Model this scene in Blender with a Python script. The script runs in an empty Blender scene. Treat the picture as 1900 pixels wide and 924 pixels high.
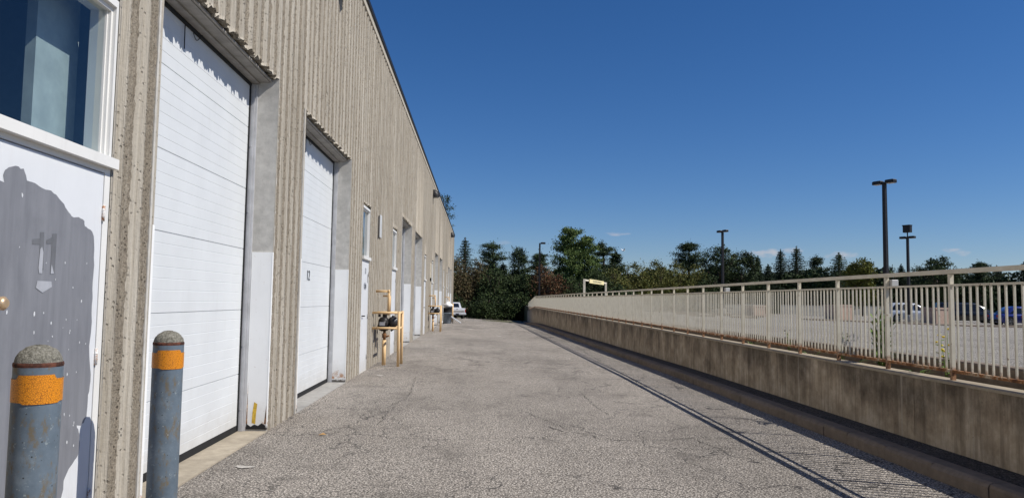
import bpy, math, random
import numpy as np
from mathutils import Vector, Matrix
R = math.radians
random.seed(7); rng = np.random.default_rng(7)
S = bpy.context.scene
COL = S.collection

# ---------------------------------------------------------------- camera
f, px0, py0 = 1370.0, 950.0, 462.0
roll = -0.0144
dx, dy = 888 - px0, 556 - py0
c, s = math.cos(roll), math.sin(roll)
u = dx * c - dy * s; v = dx * s + dy * c
pit = math.atan2(v, f); yaw = math.atan2(u, math.hypot(v, f))
F = Vector((-math.sin(yaw), math.cos(yaw), 0)); Rt = Vector((math.cos(yaw), math.sin(yaw), 0)); U = Vector((0, 0, 1))
Fc = F * math.cos(pit) + U * math.sin(pit); Uc = -F * math.sin(pit) + U * math.cos(pit)
ix = Rt * c - Uc * s; iy = -Rt * s - Uc * c
cam = bpy.data.cameras.new('camera'); co = bpy.data.objects.new('camera', cam); COL.objects.link(co)
M = Matrix.Identity(4)
for i in range(3):
    M[i][0] = ix[i]; M[i][1] = -iy[i]; M[i][2] = -Fc[i]
M.translation = Vector((0, 0, 1.5)); co.matrix_world = M
cam.sensor_fit = 'HORIZONTAL'; cam.sensor_width = 36; cam.lens = f / 1900 * 36
cam.clip_start = 0.05; cam.clip_end = 6000
S.camera = co

# ---------------------------------------------------------------- sky, sun, exposure
SUND = Vector((0.92, -0.29, 1.0)).normalized()
el = math.asin(SUND.z); az = math.atan2(SUND.x, SUND.y)
W = bpy.data.worlds.new("World"); S.world = W; W.use_nodes = True
nt = W.node_tree; nt.nodes.clear()
wo = nt.nodes.new('ShaderNodeOutputWorld'); bg = nt.nodes.new('ShaderNodeBackground')
sky = nt.nodes.new('ShaderNodeTexSky'); sky.sky_type = 'NISHITA'; sky.sun_disc = False
sky.sun_elevation = el; sky.sun_rotation = az
sky.altitude = 300; sky.air_density = 1.0; sky.dust_density = 0.0; sky.ozone_density = 6.0
bg.inputs['Strength'].default_value = 0.075
hs = nt.nodes.new('ShaderNodeHueSaturation'); hs.inputs['Saturation'].default_value = 1.2; nt.links.new(sky.outputs[0], hs.inputs['Color'])
tn = nt.nodes.new('ShaderNodeMix'); tn.data_type = 'RGBA'; tn.blend_type = 'MULTIPLY'; tn.inputs[0].default_value = 1; tn.inputs[7].default_value = (.93, .92, 1.06, 1)
nt.links.new(hs.outputs[0], tn.inputs[6])
# a few small far clouds, placed by compass direction and height in the sky
tcw = nt.nodes.new('ShaderNodeTexCoord'); sx = nt.nodes.new('ShaderNodeSeparateXYZ'); nt.links.new(tcw.outputs['Generated'], sx.inputs[0])
def wm(op, a, b=0.0, clamp=False):
    m = nt.nodes.new('ShaderNodeMath'); m.operation = op; m.use_clamp = clamp
    for k, q in enumerate((a, b)):
        if isinstance(q, (int, float)): m.inputs[k].default_value = q
        else: nt.links.new(q, m.inputs[k])
    return m.outputs[0]
azi = wm('ARCTAN2', sx.outputs[0], sx.outputs[1]); ele = wm('ARCSINE', sx.outputs[2])
mpw = nt.nodes.new('ShaderNodeMapping'); mpw.inputs['Scale'].default_value = (1, 1, 2.4); nt.links.new(tcw.outputs['Generated'], mpw.inputs[0])
nzw = nt.nodes.new('ShaderNodeTexNoise'); nzw.inputs['Scale'].default_value = 70; nzw.inputs['Detail'].default_value = 6; nt.links.new(mpw.outputs[0], nzw.inputs['Vector'])
tot = None
for (a_, e_, wa, we, st_) in ((10.7, 5.2, 1.25, .20, .75), (21.7, 3.68, 1.9, .36, .95), (23.2, 3.85, .9, .35, .8), (26.6, 3.5, 1.3, .35, .55), (33.3, 3.75, .75, .22, .8), (33.9, 3.55, .6, .22, .7), (1.9, 4.4, .8, .2, .22)):
    p = wm('MULTIPLY', wm('SUBTRACT', azi, math.radians(a_)), 1 / math.radians(wa)); q = wm('MULTIPLY', wm('SUBTRACT', ele, math.radians(e_)), 1 / math.radians(we))
    g_ = wm('SUBTRACT', 1.0, wm('ADD', wm('MULTIPLY', p, p), wm('MULTIPLY', q, q)))
    g_ = wm('MULTIPLY', wm('ADD', g_, wm('MULTIPLY', wm('SUBTRACT', nzw.outputs[0], .56), 3.2)), st_, True)
    tot = g_ if tot is None else wm('MAXIMUM', tot, g_)
cm_ = nt.nodes.new('ShaderNodeMix'); cm_.data_type = 'RGBA'; nt.links.new(wm('MULTIPLY', tot, .62), cm_.inputs[0]); nt.links.new(tn.outputs[2], cm_.inputs[6]); cm_.inputs[7].default_value = (7.6, 7.0, 7.2, 1)
nt.links.new(cm_.outputs[2], bg.inputs[0]); nt.links.new(bg.outputs[0], wo.inputs[0])
sl = bpy.data.lights.new('sun', 'SUN'); sl.energy = 4.6; sl.angle = R(0.28); sl.color = (1, 0.955, 0.88)
so = bpy.data.objects.new('sun', sl); COL.objects.link(so)
so.rotation_euler = SUND.to_track_quat('Z', 'Y').to_euler(); so.location = (30, -20, 40)
S.view_settings.view_transform = 'Standard'; S.view_settings.look = 'None'
S.view_settings.exposure = 0.1; S.view_settings.gamma = 1.0
S.render.engine = 'CYCLES'
S.render.resolution_x = 1024; S.render.resolution_y = 497
S.cycles.max_bounces = 6; S.cycles.transparent_max_bounces = 12

# ---------------------------------------------------------------- mesh helpers
class MB:
    def __init__(self): self.v = []; self.f = []; self.sm = []
    def add(self, vs, fs, smooth=False):
        o = len(self.v); self.v += [tuple(p) for p in vs]
        for q in fs: self.f.append(tuple(i + o for i in q)); self.sm.append(smooth)
        return self
    def box(self, x0, x1, y0, y1, z0, z1, m=None):
        vs = [(x, y, z) for z in (z0, z1) for y in (y0, y1) for x in (x0, x1)]
        if m is not None: vs = [tuple(m @ Vector(p)) for p in vs]
        return self.add(vs, [(0, 2, 3, 1), (4, 5, 7, 6), (0, 1, 5, 4), (2, 6, 7, 3), (0, 4, 6, 2), (1, 3, 7, 5)])
    def bbox(self, x0, x1, y0, y1, z0, z1, b, m=None):      # box with bevelled vertical + top edges
        pts = []
        for (z, k) in ((z0, 0), (z1 - b, 0), (z1, b)):
            for (x, y) in ((x0 + b, y0), (x1 - b, y0), (x1, y0 + b), (x1, y1 - b), (x1 - b, y1), (x0 + b, y1), (x0, y1 - b), (x0, y0 + b)):
                cx, cy = (x0 + x1) / 2, (y0 + y1) / 2
                pts.append((x - math.copysign(k, x - cx) * .7, y - math.copysign(k, y - cy) * .7, z))
        if m is not None: pts = [tuple(m @ Vector(p)) for p in pts]
        fs = []
        for r in range(2):
            for i in range(8):
                j = (i + 1) % 8; fs.append((r * 8 + i, r * 8 + j, r * 8 + 8 + j, r * 8 + 8 + i))
        fs.append(tuple(range(16, 24))); fs.append(tuple(range(7, -1, -1)))
        return self.add(pts, fs)
    def tube(self, pts, r, n=10, cap=True, smooth=True):
        pts = [Vector(p) for p in pts]; rs = r if isinstance(r, (list, tuple)) else [r] * len(pts)
        vs = []; up = None
        for i, p in enumerate(pts):
            d = (pts[min(i + 1, len(pts) - 1)] - pts[max(i - 1, 0)]).normalized()
            if up is None:
                up = d.orthogonal().normalized()
            else:
                up = (up - d * up.dot(d)).normalized()
            w = d.cross(up)
            for k in range(n):
                a = 2 * math.pi * k / n
                vs.append(p + (up * math.cos(a) + w * math.sin(a)) * rs[i])
        fs = []
        for i in range(len(pts) - 1):
            for k in range(n):
                fs.append((i * n + k, i * n + (k + 1) % n, (i + 1) * n + (k + 1) % n, (i + 1) * n + k))
        self.add(vs, fs, smooth)
        if cap:
            o = len(self.v) - len(vs)
            self.f.append(tuple(o + k for k in range(n - 1, -1, -1))); self.sm.append(False)
            self.f.append(tuple(o + (len(pts) - 1) * n + k for k in range(n))); self.sm.append(False)
        return self
    def lathe(self, prof, cx, cy, n=32, cap=True, z0=0):     # prof = [(r, z)]
        vs = []
        for (r, z) in prof:
            for k in range(n):
                a = 2 * math.pi * k / n; vs.append((cx + r * math.cos(a), cy + r * math.sin(a), z + z0))
        fs = []
        for i in range(len(prof) - 1):
            for k in range(n):
                fs.append((i * n + k, i * n + (k + 1) % n, (i + 1) * n + (k + 1) % n, (i + 1) * n + k))
        if cap:
            fs.append(tuple(range(n - 1, -1, -1))); fs.append(tuple((len(prof) - 1) * n + k for k in range(n)))
        return self.add(vs, fs, True)
    def prism(self, poly, a0, a1, axis):                     # poly in the other two axes, extruded along axis
        n = len(poly)
        def P(p, a):
            q = list(p); q.insert(axis, a); return tuple(q)
        vs = [P(p, a0) for p in poly] + [P(p, a1) for p in poly]
        fs = [tuple(range(n - 1, -1, -1)), tuple(range(n, 2 * n))] + [(i, (i + 1) % n, n + (i + 1) % n, n + i) for i in range(n)]
        return self.add(vs, fs)
    def mesh(self, name, mat):
        me = bpy.data.meshes.new(name); me.from_pydata(self.v, [], self.f); me.update()
        if any(self.sm): me.polygons.foreach_set('use_smooth', self.sm)
        if mat: me.materials.append(mat)
        return me
    def build(self, name, mat, parent=None, fix=True):
        me = self.mesh(name, mat)
        if fix:
            import bmesh
            bm = bmesh.new(); bm.from_mesh(me); bmesh.ops.recalc_face_normals(bm, faces=bm.faces); bm.to_mesh(me); bm.free()
        o = bpy.data.objects.new(name, me); COL.objects.link(o)
        if parent: o.parent = parent
        return o

def tag(o, label=None, cat=None, group=None, kind=None):
    if label: o['label'] = label
    if cat: o['category'] = cat
    if group: o['group'] = group
    if kind: o['kind'] = kind
    return o
def empty(name, loc=(0, 0, 0), rz=0):
    o = bpy.data.objects.new(name, None); COL.objects.link(o); o.location = loc; o.rotation_euler = (0, 0, rz); o.empty_display_size = .2
    return o
def copy_tree(o, parent=None):
    n = o.copy(); COL.objects.link(n)
    if parent is not None: n.parent = parent
    for ch in list(o.children): copy_tree(ch, n)
    return n
def npmesh(name, V, Fq, mat, smooth=False):
    me = bpy.data.meshes.new(name); k = Fq.shape[1]
    me.vertices.add(len(V)); me.vertices.foreach_set('co', np.asarray(V, dtype=np.float32).ravel())
    me.loops.add(Fq.size); me.loops.foreach_set('vertex_index', Fq.astype(np.int32).ravel())
    me.polygons.add(len(Fq)); me.polygons.foreach_set('loop_start', np.arange(0, Fq.size, k, dtype=np.int32))
    me.update(calc_edges=True); me.validate()
    if smooth: me.polygons.foreach_set('use_smooth', [True] * len(me.polygons))
    me.materials.append(mat); return me

# ---------------------------------------------------------------- materials
def lin(c): return tuple(c) + (1,) if len(c) == 3 else c
class NM:
    def __init__(self, name, rough=.8, metal=0, spec=.3):
        self.m = bpy.data.materials.new(name); self.m.use_nodes = True
        self.t = self.m.node_tree; self.b = self.t.nodes['Principled BSDF']
        self.b.inputs['Roughness'].default_value = rough; self.b.inputs['Metallic'].default_value = metal
        self.b.inputs['Specular IOR Level'].default_value = spec
        self.tc = self.n('ShaderNodeTexCoord'); self.co = self.tc.outputs['Object']
    def n(self, k): return self.t.nodes.new(k)
    def L(self, a, b): self.t.links.new(a, b)
    def map(self, sc, loc=(0, 0, 0), src=None):
        m = self.n('ShaderNodeMapping'); m.inputs['Scale'].default_value = sc; m.inputs['Location'].default_value = loc
        self.L(src or self.co, m.inputs[0]); return m.outputs[0]
    def noise(self, scale, det=4, rough=.6, co=None, dist=0):
        n = self.n('ShaderNodeTexNoise'); n.inputs['Scale'].default_value = scale; n.inputs['Detail'].default_value = det
        n.inputs['Roughness'].default_value = rough; n.inputs['Distortion'].default_value = dist
        self.L(co or self.co, n.inputs['Vector']); return n.outputs['Fac']
    def vor(self, scale, co=None, feat='F1', out='Distance'):
        n = self.n('ShaderNodeTexVoronoi'); n.feature = feat; n.inputs['Scale'].default_value = scale
        self.L(co or self.co, n.inputs['Vector']); return n.outputs[out]
    def ramp(self, fac, stops):
        r = self.n('ShaderNodeValToRGB'); e = r.color_ramp.elements
        while len(e) < len(stops): e.new(.5)
        for i, (p, cc) in enumerate(stops):
            e[i].position = p; e[i].color = lin(cc) if not isinstance(cc, (int, float)) else (cc, cc, cc, 1)
        self.L(fac, r.inputs[0]); return r.outputs[0]
    def mix(self, fac, a, b, mode='MIX'):
        m = self.n('ShaderNodeMix'); m.data_type = 'RGBA'; m.blend_type = mode
        for k, val in ((0, fac), (6, a), (7, b)):
            if hasattr(val, 'links') or hasattr(val, 'is_linked'): self.L(val, m.inputs[k])
            elif k == 0: m.inputs[0].default_value = val
            else: m.inputs[k].default_value = lin(val)
        return m.outputs[2]
    def math(self, op, a, b=0, c=None, clamp=False):
        m = self.n('ShaderNodeMath'); m.operation = op; m.use_clamp = clamp
        for k, val in enumerate((a, b) if c is None else (a, b, c)):
            if isinstance(val, (int, float)): m.inputs[k].default_value = val
            else: self.L(val, m.inputs[k])
        return m.outputs[0]
    def xyz(self, src=None):
        s_ = self.n('ShaderNodeSeparateXYZ'); self.L(src or self.co, s_.inputs[0]); return s_.outputs
    def rand(self):
        o = self.n('ShaderNodeObjectInfo'); return o.outputs['Random']
    def color(self, cc):
        if hasattr(cc, 'is_linked'): self.L(cc, self.b.inputs['Base Color'])
        else: self.b.inputs['Base Color'].default_value = lin(cc)
        return self
    def bump(self, h, strength=.5, dist=.01):
        b = self.n('ShaderNodeBump'); b.inputs['Strength'].default_value = strength; b.inputs['Distance'].default_value = dist
        self.L(h, b.inputs['Height']); self.L(b.outputs[0], self.b.inputs['Normal']); return self

def plain(name, col, rough=.6, metal=0, var=.12, spec=.3, scale=6):
    n = NM(name, rough, metal, spec)
    a = tuple(min(1, x * (1 - var)) for x in col); b = tuple(min(1, x * (1 + var)) for x in col)
    n.color(n.ramp(n.noise(scale, 5), [(.35, a), (.65, b)])); return n.m

# asphalt of the driveway
def asphalt(name, dark, mid, light, big=.34):
    n = NM(name, .9, 0, .2)
    fine = n.noise(58, 5, .85)
    sp = n.ramp(fine, [(.40, dark), (.49, mid), (.58, light)])
    vs = n.ramp(n.vor(62), [(.0, 1.5), (.35, 1.0), (.75, .42)])
    colr = n.mix(1, sp, vs, 'MULTIPLY')
    lo = n.ramp(n.noise(.45, 6, .62, co=n.map((1, .45, 1))), [(.3, 1 - big), (.5, 1.0), (.72, 1 + big * .45)])
    colr = n.mix(1, colr, lo, 'MULTIPLY')
    st = n.ramp(n.noise(1.3, 5, .55, co=n.map((1, 1, 1), (9, 3, 0))), [(.57, 0), (.70, 1)])
    colr = n.mix(n.math('MULTIPLY', st, .5), colr, tuple(x * .45 for x in mid))
    # hairline cracks
    wob = n.n('ShaderNodeTexNoise'); wob.inputs['Scale'].default_value = 1.6; wob.inputs['Detail'].default_value = 6; n.L(n.co, wob.inputs['Vector'])
    va = n.n('ShaderNodeVectorMath'); va.operation = 'SCALE'; va.inputs['Scale'].default_value = 1.1; n.L(wob.outputs['Color'], va.inputs[0])
    vb = n.n('ShaderNodeVectorMath'); vb.operation = 'ADD'; n.L(n.co, vb.inputs[0]); n.L(va.outputs[0], vb.inputs[1])
    ck = n.vor(.8, vb.outputs[0], 'DISTANCE_TO_EDGE')
    ck = n.ramp(ck, [(.003, 1), (.012, 0)])
    msk = n.ramp(n.noise(.35, 3, .5, co=n.map((1, 1, 1), (4, 7, 0))), [(.40, 0), (.55, 1)])
    colr = n.mix(n.math('MULTIPLY', n.math('MULTIPLY', ck, msk), .85), colr, (.045, .042, .04))
    ck2 = n.ramp(n.vor(2.4, vb.outputs[0], 'DISTANCE_TO_EDGE'), [(.004, 1), (.02, 0)])
    msk2 = n.ramp(n.noise(.55, 3, .5, co=n.map((1, 1, 1), (14, 2, 0))), [(.55, 0), (.63, 1)])
    colr = n.mix(n.math('MULTIPLY', n.math('MULTIPLY', ck2, msk2), .6), colr, (.05, .046, .042))
    n.color(colr)
    n.bump(n.math('ADD', n.math('MULTIPLY', fine, .8), n.math('MULTIPLY', n.vor(70), -.6)), .85, .012)
    return n.m
M_asph = asphalt('driveway_asphalt', (.04, .034, .028), (.275, .244, .212), (.74, .67, .585))
M_lot = asphalt('lot_asphalt', (.10, .09, .078), (.33, .305, .27), (.64, .59, .52), .25)

def concrete(name, col, streak=0, pit=True, rough=.9, dirt=.35, warm=(.20, .15, .10)):
    n = NM(name, rough, 0, .2)
    a = tuple(x * .78 for x in col); b = tuple(x * 1.15 for x in col)
    cc = n.ramp(n.noise(9, 6, .65), [(.3, a), (.7, b)])
    cc = n.mix(n.math('MULTIPLY', n.ramp(n.noise(1.1, 5, .6), [(.45, 0), (.72, 1)]), dirt), cc, tuple(x * .5 for x in col))
    if pit:
        cc = n.mix(n.math('MULTIPLY', n.ramp(n.vor(38), [(.05, 1), (.16, 0)]), .5), cc, tuple(x * .3 for x in col))
    if streak:
        st = n.ramp(n.noise(1, 6, .7, co=n.map((7, 7, .45))), [(.42, 0), (.62, 1)])
        cc = n.mix(n.math('MULTIPLY', st, streak), cc, warm)
    n.color(cc); n.bump(n.noise(45, 5, .7), .35, .006); return n.m
M_conc = concrete('smooth_concrete', (.56, .54, .50), streak=.25, warm=(.34, .32, .29))
M_apron = concrete('apron_concrete', (.40, .345, .265), dirt=.5)
M_apron_grey = concrete('grey_apron_concrete', (.36, .345, .32), dirt=.5)
M_kerb = concrete('kerb_concrete', (.22, .175, .135), dirt=.6)
M_walk = asphalt('strip_asphalt', (.03, .028, .026), (.10, .092, .085), (.2, .185, .17))
M_coping = concrete('coping_concrete', (.40, .34, .25), streak=.2)
M_lightconc = concrete('pale_concrete', (.42, .40, .36), dirt=.4)
M_planter = concrete('planter_concrete', (.43, .31, .245), pit=True, dirt=.15)

def retaining():
    n = NM('stained_concrete', .92, 0, .2)
    cc = n.ramp(n.noise(3.2, 6, .65), [(.3, (.29, .225, .155)), (.5, (.47, .38, .27)), (.72, (.66, .56, .43))])
    v1 = n.ramp(n.noise(1, 8, .78, co=n.map((11, 11, .6))), [(.46, 0), (.58, 1)])
    z = n.xyz()[2]
    top = n.ramp(n.math('MULTIPLY', .4, n.math('ADD', z, n.math('ADD', n.math('MULTIPLY', n.noise(1, 6, .7, co=n.map((1.3, 1.3, 1.1))), 2.6), n.math('MULTIPLY', n.noise(1, 5, .7, co=n.map((9, 9, 1.6))), .4)))), [(.70, 0), (.98, 1)])
    cc = n.mix(n.math('MULTIPLY', v1, .45), cc, (.15, .115, .08))
    cc = n.mix(n.math('MULTIPLY', top, .78), cc, (.06, .048, .036))
    cc = n.mix(n.math('MULTIPLY', n.ramp(n.noise(1, 4, .6, co=n.map((13, 13, .35), (3, 9, 0))), [(.62, 0), (.70, 1)]), .5), cc, (.50, .44, .35))
    cc = n.mix(n.math('MULTIPLY', n.ramp(n.vor(11), [(.03, 1), (.09, 0)]), .6), cc, (.03, .025, .02))
    n.color(cc); n.bump(n.noise(30, 6, .7), .5, .012); return n.m
M_retain = retaining()

def ribconc():
    n = NM('ribbed_concrete', .95, 0, .15)
    cc = n.ramp(n.noise(1, 4, .6, co=n.map((30, 30, .6))), [(.3, (.31, .275, .225)), (.5, (.405, .365, .305)), (.7, (.49, .45, .385))])
    g = n.ramp(n.noise(70, 4, .8), [(.34, .55), (.5, 1.0), (.66, 1.22)])
    at = n.n('ShaderNodeAttribute'); at.attribute_name = 'rough'; ra = at.outputs['Fac']
    cc = n.mix(n.math('MULTIPLY', ra, 1.0), n.mix(1, cc, (1.06, 1.07, 1.08), 'MULTIPLY'), n.mix(1, cc, (.84, .80, .745), 'MULTIPLY'))
    cc = n.mix(n.math('ADD', n.math('MULTIPLY', ra, .75), .25), cc, n.mix(1, cc, g, 'MULTIPLY'))
    pv = n.ramp(n.vor(34, n.map((1, 1, .7))), [(.14, 1), (.27, 0)])
    pm = n.ramp(n.noise(2.2, 5, .7, co=n.map((4, 4, .5))), [(.42, 0), (.6, 1)])
    cc = n.mix(n.math('MULTIPLY', n.math('MULTIPLY', pv, n.math('ADD', n.math('MULTIPLY', ra, .6), n.math('MULTIPLY', pm, .35))), .85), cc, (.08, .065, .048))
    lo = n.ramp(n.noise(.35, 4, .6), [(.3, .96), (.7, 1.03)])
    cc = n.mix(1, cc, lo, 'MULTIPLY')
    n.color(cc)
    h = n.math('ADD', n.math('MULTIPLY', n.math('MULTIPLY', n.noise(38, 5, .8), 1.6), n.math('ADD', n.math('MULTIPLY', ra, .85), .2)), n.math('MULTIPLY', n.noise(1, 3, .6, co=n.map((60, 60, 3))), .8))
    h = n.math('SUBTRACT', h, n.math('MULTIPLY', n.math('MULTIPLY', pv, pm), .8))
    n.bump(h, 1.0, .014); return n.m
M_rib = ribconc()
M_bandc = concrete('parapet_concrete', (.46, .42, .35), dirt=.2)

def white(name, col=(.67, .69, .70), rust=0, rough=.45):
    n = NM(name, rough, 0, .4)
    cc = n.ramp(n.noise(2.5, 5, .6), [(.3, tuple(x * .93 for x in col)), (.7, col)])
    cc = n.mix(n.math('MULTIPLY', n.ramp(n.noise(1, 6, .7, co=n.map((14, 14, 1.2))), [(.55, 0), (.75, 1)]), .16), cc, (.45, .42, .38))
    gz = n.ramp(n.math('ADD', n.xyz()[2], n.math('MULTIPLY', n.noise(5, 6, .75), .5)), [(.30, 1), (.62, 0)])
    cc = n.mix(n.math('MULTIPLY', gz, .30), cc, (.36, .31, .24))
    if rust:
        z = n.xyz()[2]
        low = n.ramp(n.math('ADD', z, n.math('MULTIPLY', n.noise(9, 5, .7), .55)), [(.34, 1), (.66, 0)])
        spot = n.ramp(n.noise(7, 5, .7), [(.56, 0), (.64, 1)])
        cc = n.mix(n.math('MULTIPLY', low, n.math('MULTIPLY', spot, .95)), cc, (.40, .17, .045))
        low2 = n.ramp(n.math('ADD', z, n.math('MULTIPLY', n.noise(18, 5, .8), .12)), [(.10, 1), (.13, 0)])
        cc = n.mix(low2, cc, (.03, .02, .015))
        cc = n.mix(n.math('MULTIPLY', n.ramp(n.noise(16, 4, .7), [(.66, 0), (.7, 1)]), .5), cc, (.4, .3, .2))
    n.color(cc); return n.m
M_door = white('white_door_paint')
M_door_warm = white('white_trim_paint', (.76, .75, .72))
M_guard = white('white_guard_paint', (.90, .90, .89), rust=1)
M_man = white('white_man_door_paint', (.70, .715, .735))
M_black = plain('black_rubber', (.015, .015, .016), .7)
M_darkm = plain('dark_bronze_metal', (.022, .02, .02), .45, .3)
M_grey = plain('galvanised_steel', (.42, .42, .43), .45, .5, .2)
M_header = plain('header_steel', (.30, .285, .265), .7, 0, .2)
M_track = plain('track_steel', (.55, .55, .56), .5, .3, .12)
M_int = plain('dark_interior', (.16, .19, .21), .9)
M_intw = plain('interior_panel', (.36, .41, .40), .8)
n = NM('bare_grey_primer', .55, 0, .4)
cc = n.ramp(n.noise(1, 6, .7, co=n.map((12, 12, 1.4))), [(.3, (.165, .17, .188)), (.5, (.20, .205, .225)), (.7, (.235, .24, .26))])
cc = n.mix(n.math('MULTIPLY', n.ramp(n.noise(3.5, 6, .7), [(.5, 0), (.7, 1)]), .3), cc, (.13, .135, .15)); n.color(cc); M_patch = n.m
M_ghost = plain('old_number_ghost', (.145, .15, .162), .6)
M_lightgrey = plain('primer_chip', (.36, .37, .40), .6)
M_num = plain('number_paint', (.05, .06, .07), .6)
M_crack = plain('crack_dirt', (.045, .042, .038), .95)
M_pale = plain('pale_road_paint', (.42, .39, .35), .9, 0, .3, scale=40)
M_roof = plain('roof_membrane', (.10, .10, .10), .9)
M_flash = plain('black_roof_flashing', (.012, .012, .013), .5)
M_bird = plain('white_plumage', (.8, .8, .8), .9)

def glassm(name, tint=(.55, .68, .72), refl=.35):
    m = bpy.data.materials.new(name); m.use_nodes = True; t = m.node_tree; t.nodes.clear()
    o = t.nodes.new('ShaderNodeOutputMaterial'); g = t.nodes.new('ShaderNodeBsdfGlossy'); tr = t.nodes.new('ShaderNodeBsdfTransparent')
    mx = t.nodes.new('ShaderNodeMixShader'); fr = t.nodes.new('ShaderNodeFresnel'); fr.inputs[0].default_value = 1.5
    ad = t.nodes.new('ShaderNodeMath'); ad.operation = 'ADD'; ad.inputs[1].default_value = refl * .3; ad.use_clamp = True
    g.inputs['Roughness'].default_value = .03; g.inputs['Color'].default_value = (.9, .9, .9, 1); tr.inputs[0].default_value = lin(tint)
    tc = t.nodes.new('ShaderNodeTexCoord'); nz = t.nodes.new('ShaderNodeTexNoise'); nz.inputs['Scale'].default_value = 1.2
    bp = t.nodes.new('ShaderNodeBump'); bp.inputs['Strength'].default_value = .08; bp.inputs['Distance'].default_value = .05
    t.links.new(tc.outputs['Object'], nz.inputs['Vector']); t.links.new(nz.outputs[0], bp.inputs['Height']); t.links.new(bp.outputs[0], g.inputs['Normal'])
    ge = t.nodes.new('ShaderNodeNewGeometry'); iv = t.nodes.new('ShaderNodeMath'); iv.operation = 'SUBTRACT'; iv.inputs[0].default_value = 1; t.links.new(ge.outputs['Backfacing'], iv.inputs[1])
    ml = t.nodes.new('ShaderNodeMath'); ml.operation = 'MULTIPLY'; t.links.new(ad.outputs[0], ml.inputs[0]); t.links.new(iv.outputs[0], ml.inputs[1])
    t.links.new(fr.outputs[0], ad.inputs[0]); t.links.new(ml.outputs[0], mx.inputs[0]); t.links.new(tr.outputs[0], mx.inputs[1]); t.links.new(g.outputs[0], mx.inputs[2])
    t.links.new(mx.outputs[0], o.inputs[0]); return m
M_glass = glassm('window_glass', (.90, .94, .955), .2)
M_cglass = plain('tinted_car_glass', (.012, .014, .016), .08, 0, .1, .6)

def fencem(name, rustlow):
    n = NM(name, .55, 0, .3)
    cc = n.ramp(n.noise(5, 5, .6), [(.3, (.64, .58, .45)), (.7, (.80, .745, .60))])
    rnd = n.rand()
    vm = n.n('ShaderNodeVectorMath'); vm.operation = 'ADD'; cx = n.n('ShaderNodeCombineXYZ')
    n.L(n.math('MULTIPLY', rnd, 37.0), cx.inputs[0]); n.L(n.math('MULTIPLY', rnd, 91.0), cx.inputs[2])
    n.L(n.co, vm.inputs[0]); n.L(cx.outputs[0], vm.inputs[1])
    w = vm.outputs[0]
    sp = n.ramp(n.noise(22, 4, .7, co=w), [(.64, 0), (.70, 1)])
    cc = n.mix(n.math('MULTIPLY', sp, .8), cc, (.17, .075, .03))
    z = n.xyz()[2]
    if rustlow is not None:
        lo = n.ramp(n.math('ADD', z, n.math('MULTIPLY', n.noise(14, 4, .7, co=w), .14)), [(rustlow, 1), (rustlow + .06, 0)])
        cc = n.mix(n.math('MULTIPLY', lo, .85), cc, (.30, .115, .03))
        ms = n.ramp(n.noise(30, 3, .7, co=w), [(.5, 0), (.6, 1)])
        cc = n.mix(n.math('MULTIPLY', n.math('MULTIPLY', lo, ms), .8), cc, (.08, .035, .02))
    n.color(cc); return n.m
M_fence = fencem('cream_fence_paint', None)
M_bal = fencem('cream_baluster_paint', .09)
M_post = fencem('cream_post_paint', .16)
n = NM('rusty_rail_paint', .8); n.color(n.ramp(n.noise(9, 5, .7), [(.35, (.11, .045, .02)), (.5, (.32, .14, .05)), (.62, (.5, .42, .3))])); M_rustrail = n.m
n = NM('yellow_pipe_paint', .5); n.color(n.mix(n.ramp(n.noise(11, 6, .75), [(.64, 0), (.70, 1)]), (.76, .52, .27), (.22, .09, .035))); M_yel = n.m
n = NM('rusty_pipe', .85); n.color(n.ramp(n.noise(22, 4, .7), [(.4, (.06, .03, .02)), (.55, (.30, .14, .06)), (.65, (.66, .42, .2))])); M_rustpipe = n.m
n = NM('bollard_paint', .5, 0, .4)
cc = n.ramp(n.noise(4, 6, .7), [(.3, (.07, .095, .12)), (.55, (.125, .16, .195)), (.75, (.22, .26, .285))])
cc = n.mix(n.math('MULTIPLY', n.ramp(n.noise(11, 6, .78, co=n.map((1.6, 1.6, .7))), [(.53, 0), (.63, 1)]), .85), cc, (.15, .11, .055))
cc = n.mix(n.ramp(n.vor(24), [(.04, 1), (.10, 0)]), cc, (.02, .018, .015))
cc = n.mix(n.math('MULTIPLY', n.ramp(n.noise(33, 4, .7), [(.62, 0), (.68, 1)]), .6), cc, (.34, .38, .38))
n.color(cc); n.bump(n.noise(30, 5, .7), .25, .004); M_boll = n.m
n = NM('bollard_cap_concrete', .95)
n.color(n.ramp(n.noise(90, 5, .8), [(.32, (.07, .065, .05)), (.48, (.20, .19, .155)), (.66, (.36, .34, .29))])); n.bump(n.noise(70, 4, .8), 1.0, .012); M_cap = n.m
n = NM('rusty_white_hinge', .7); n.color(n.ramp(n.noise(40, 4, .7), [(.48, (.72, .70, .67)), (.60, (.35, .16, .07))])); M_hinge = n.m
n = NM('rusty_rim', .85); n.color(n.ramp(n.noise(30, 4, .7), [(.4, (.03, .014, .01)), (.65, (.14, .05, .03))])); M_rim = n.m
n = NM('amber_reflective_tape', .35, 0, .6)
vo = n.vor(150, n.map((1, 1, 1)), 'DISTANCE_TO_EDGE'); n.color(n.mix(n.ramp(vo, [(.04, 1), (.12, 0)]), (.74, .27, .012), (.34, .11, .008))); M_tape = n.m
n = NM('soil', .95); n.color(n.ramp(n.noise(12, 6, .7), [(.35, (.035, .028, .02)), (.65, (.12, .095, .07))])); n.bump(n.noise(20, 5), .8, .03); M_soil = n.m
n = NM('ground_earth', .95); n.color(n.ramp(n.noise(.8, 6, .7), [(.35, (.05, .06, .025)), (.65, (.12, .11, .06))])); M_earth = n.m

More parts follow.
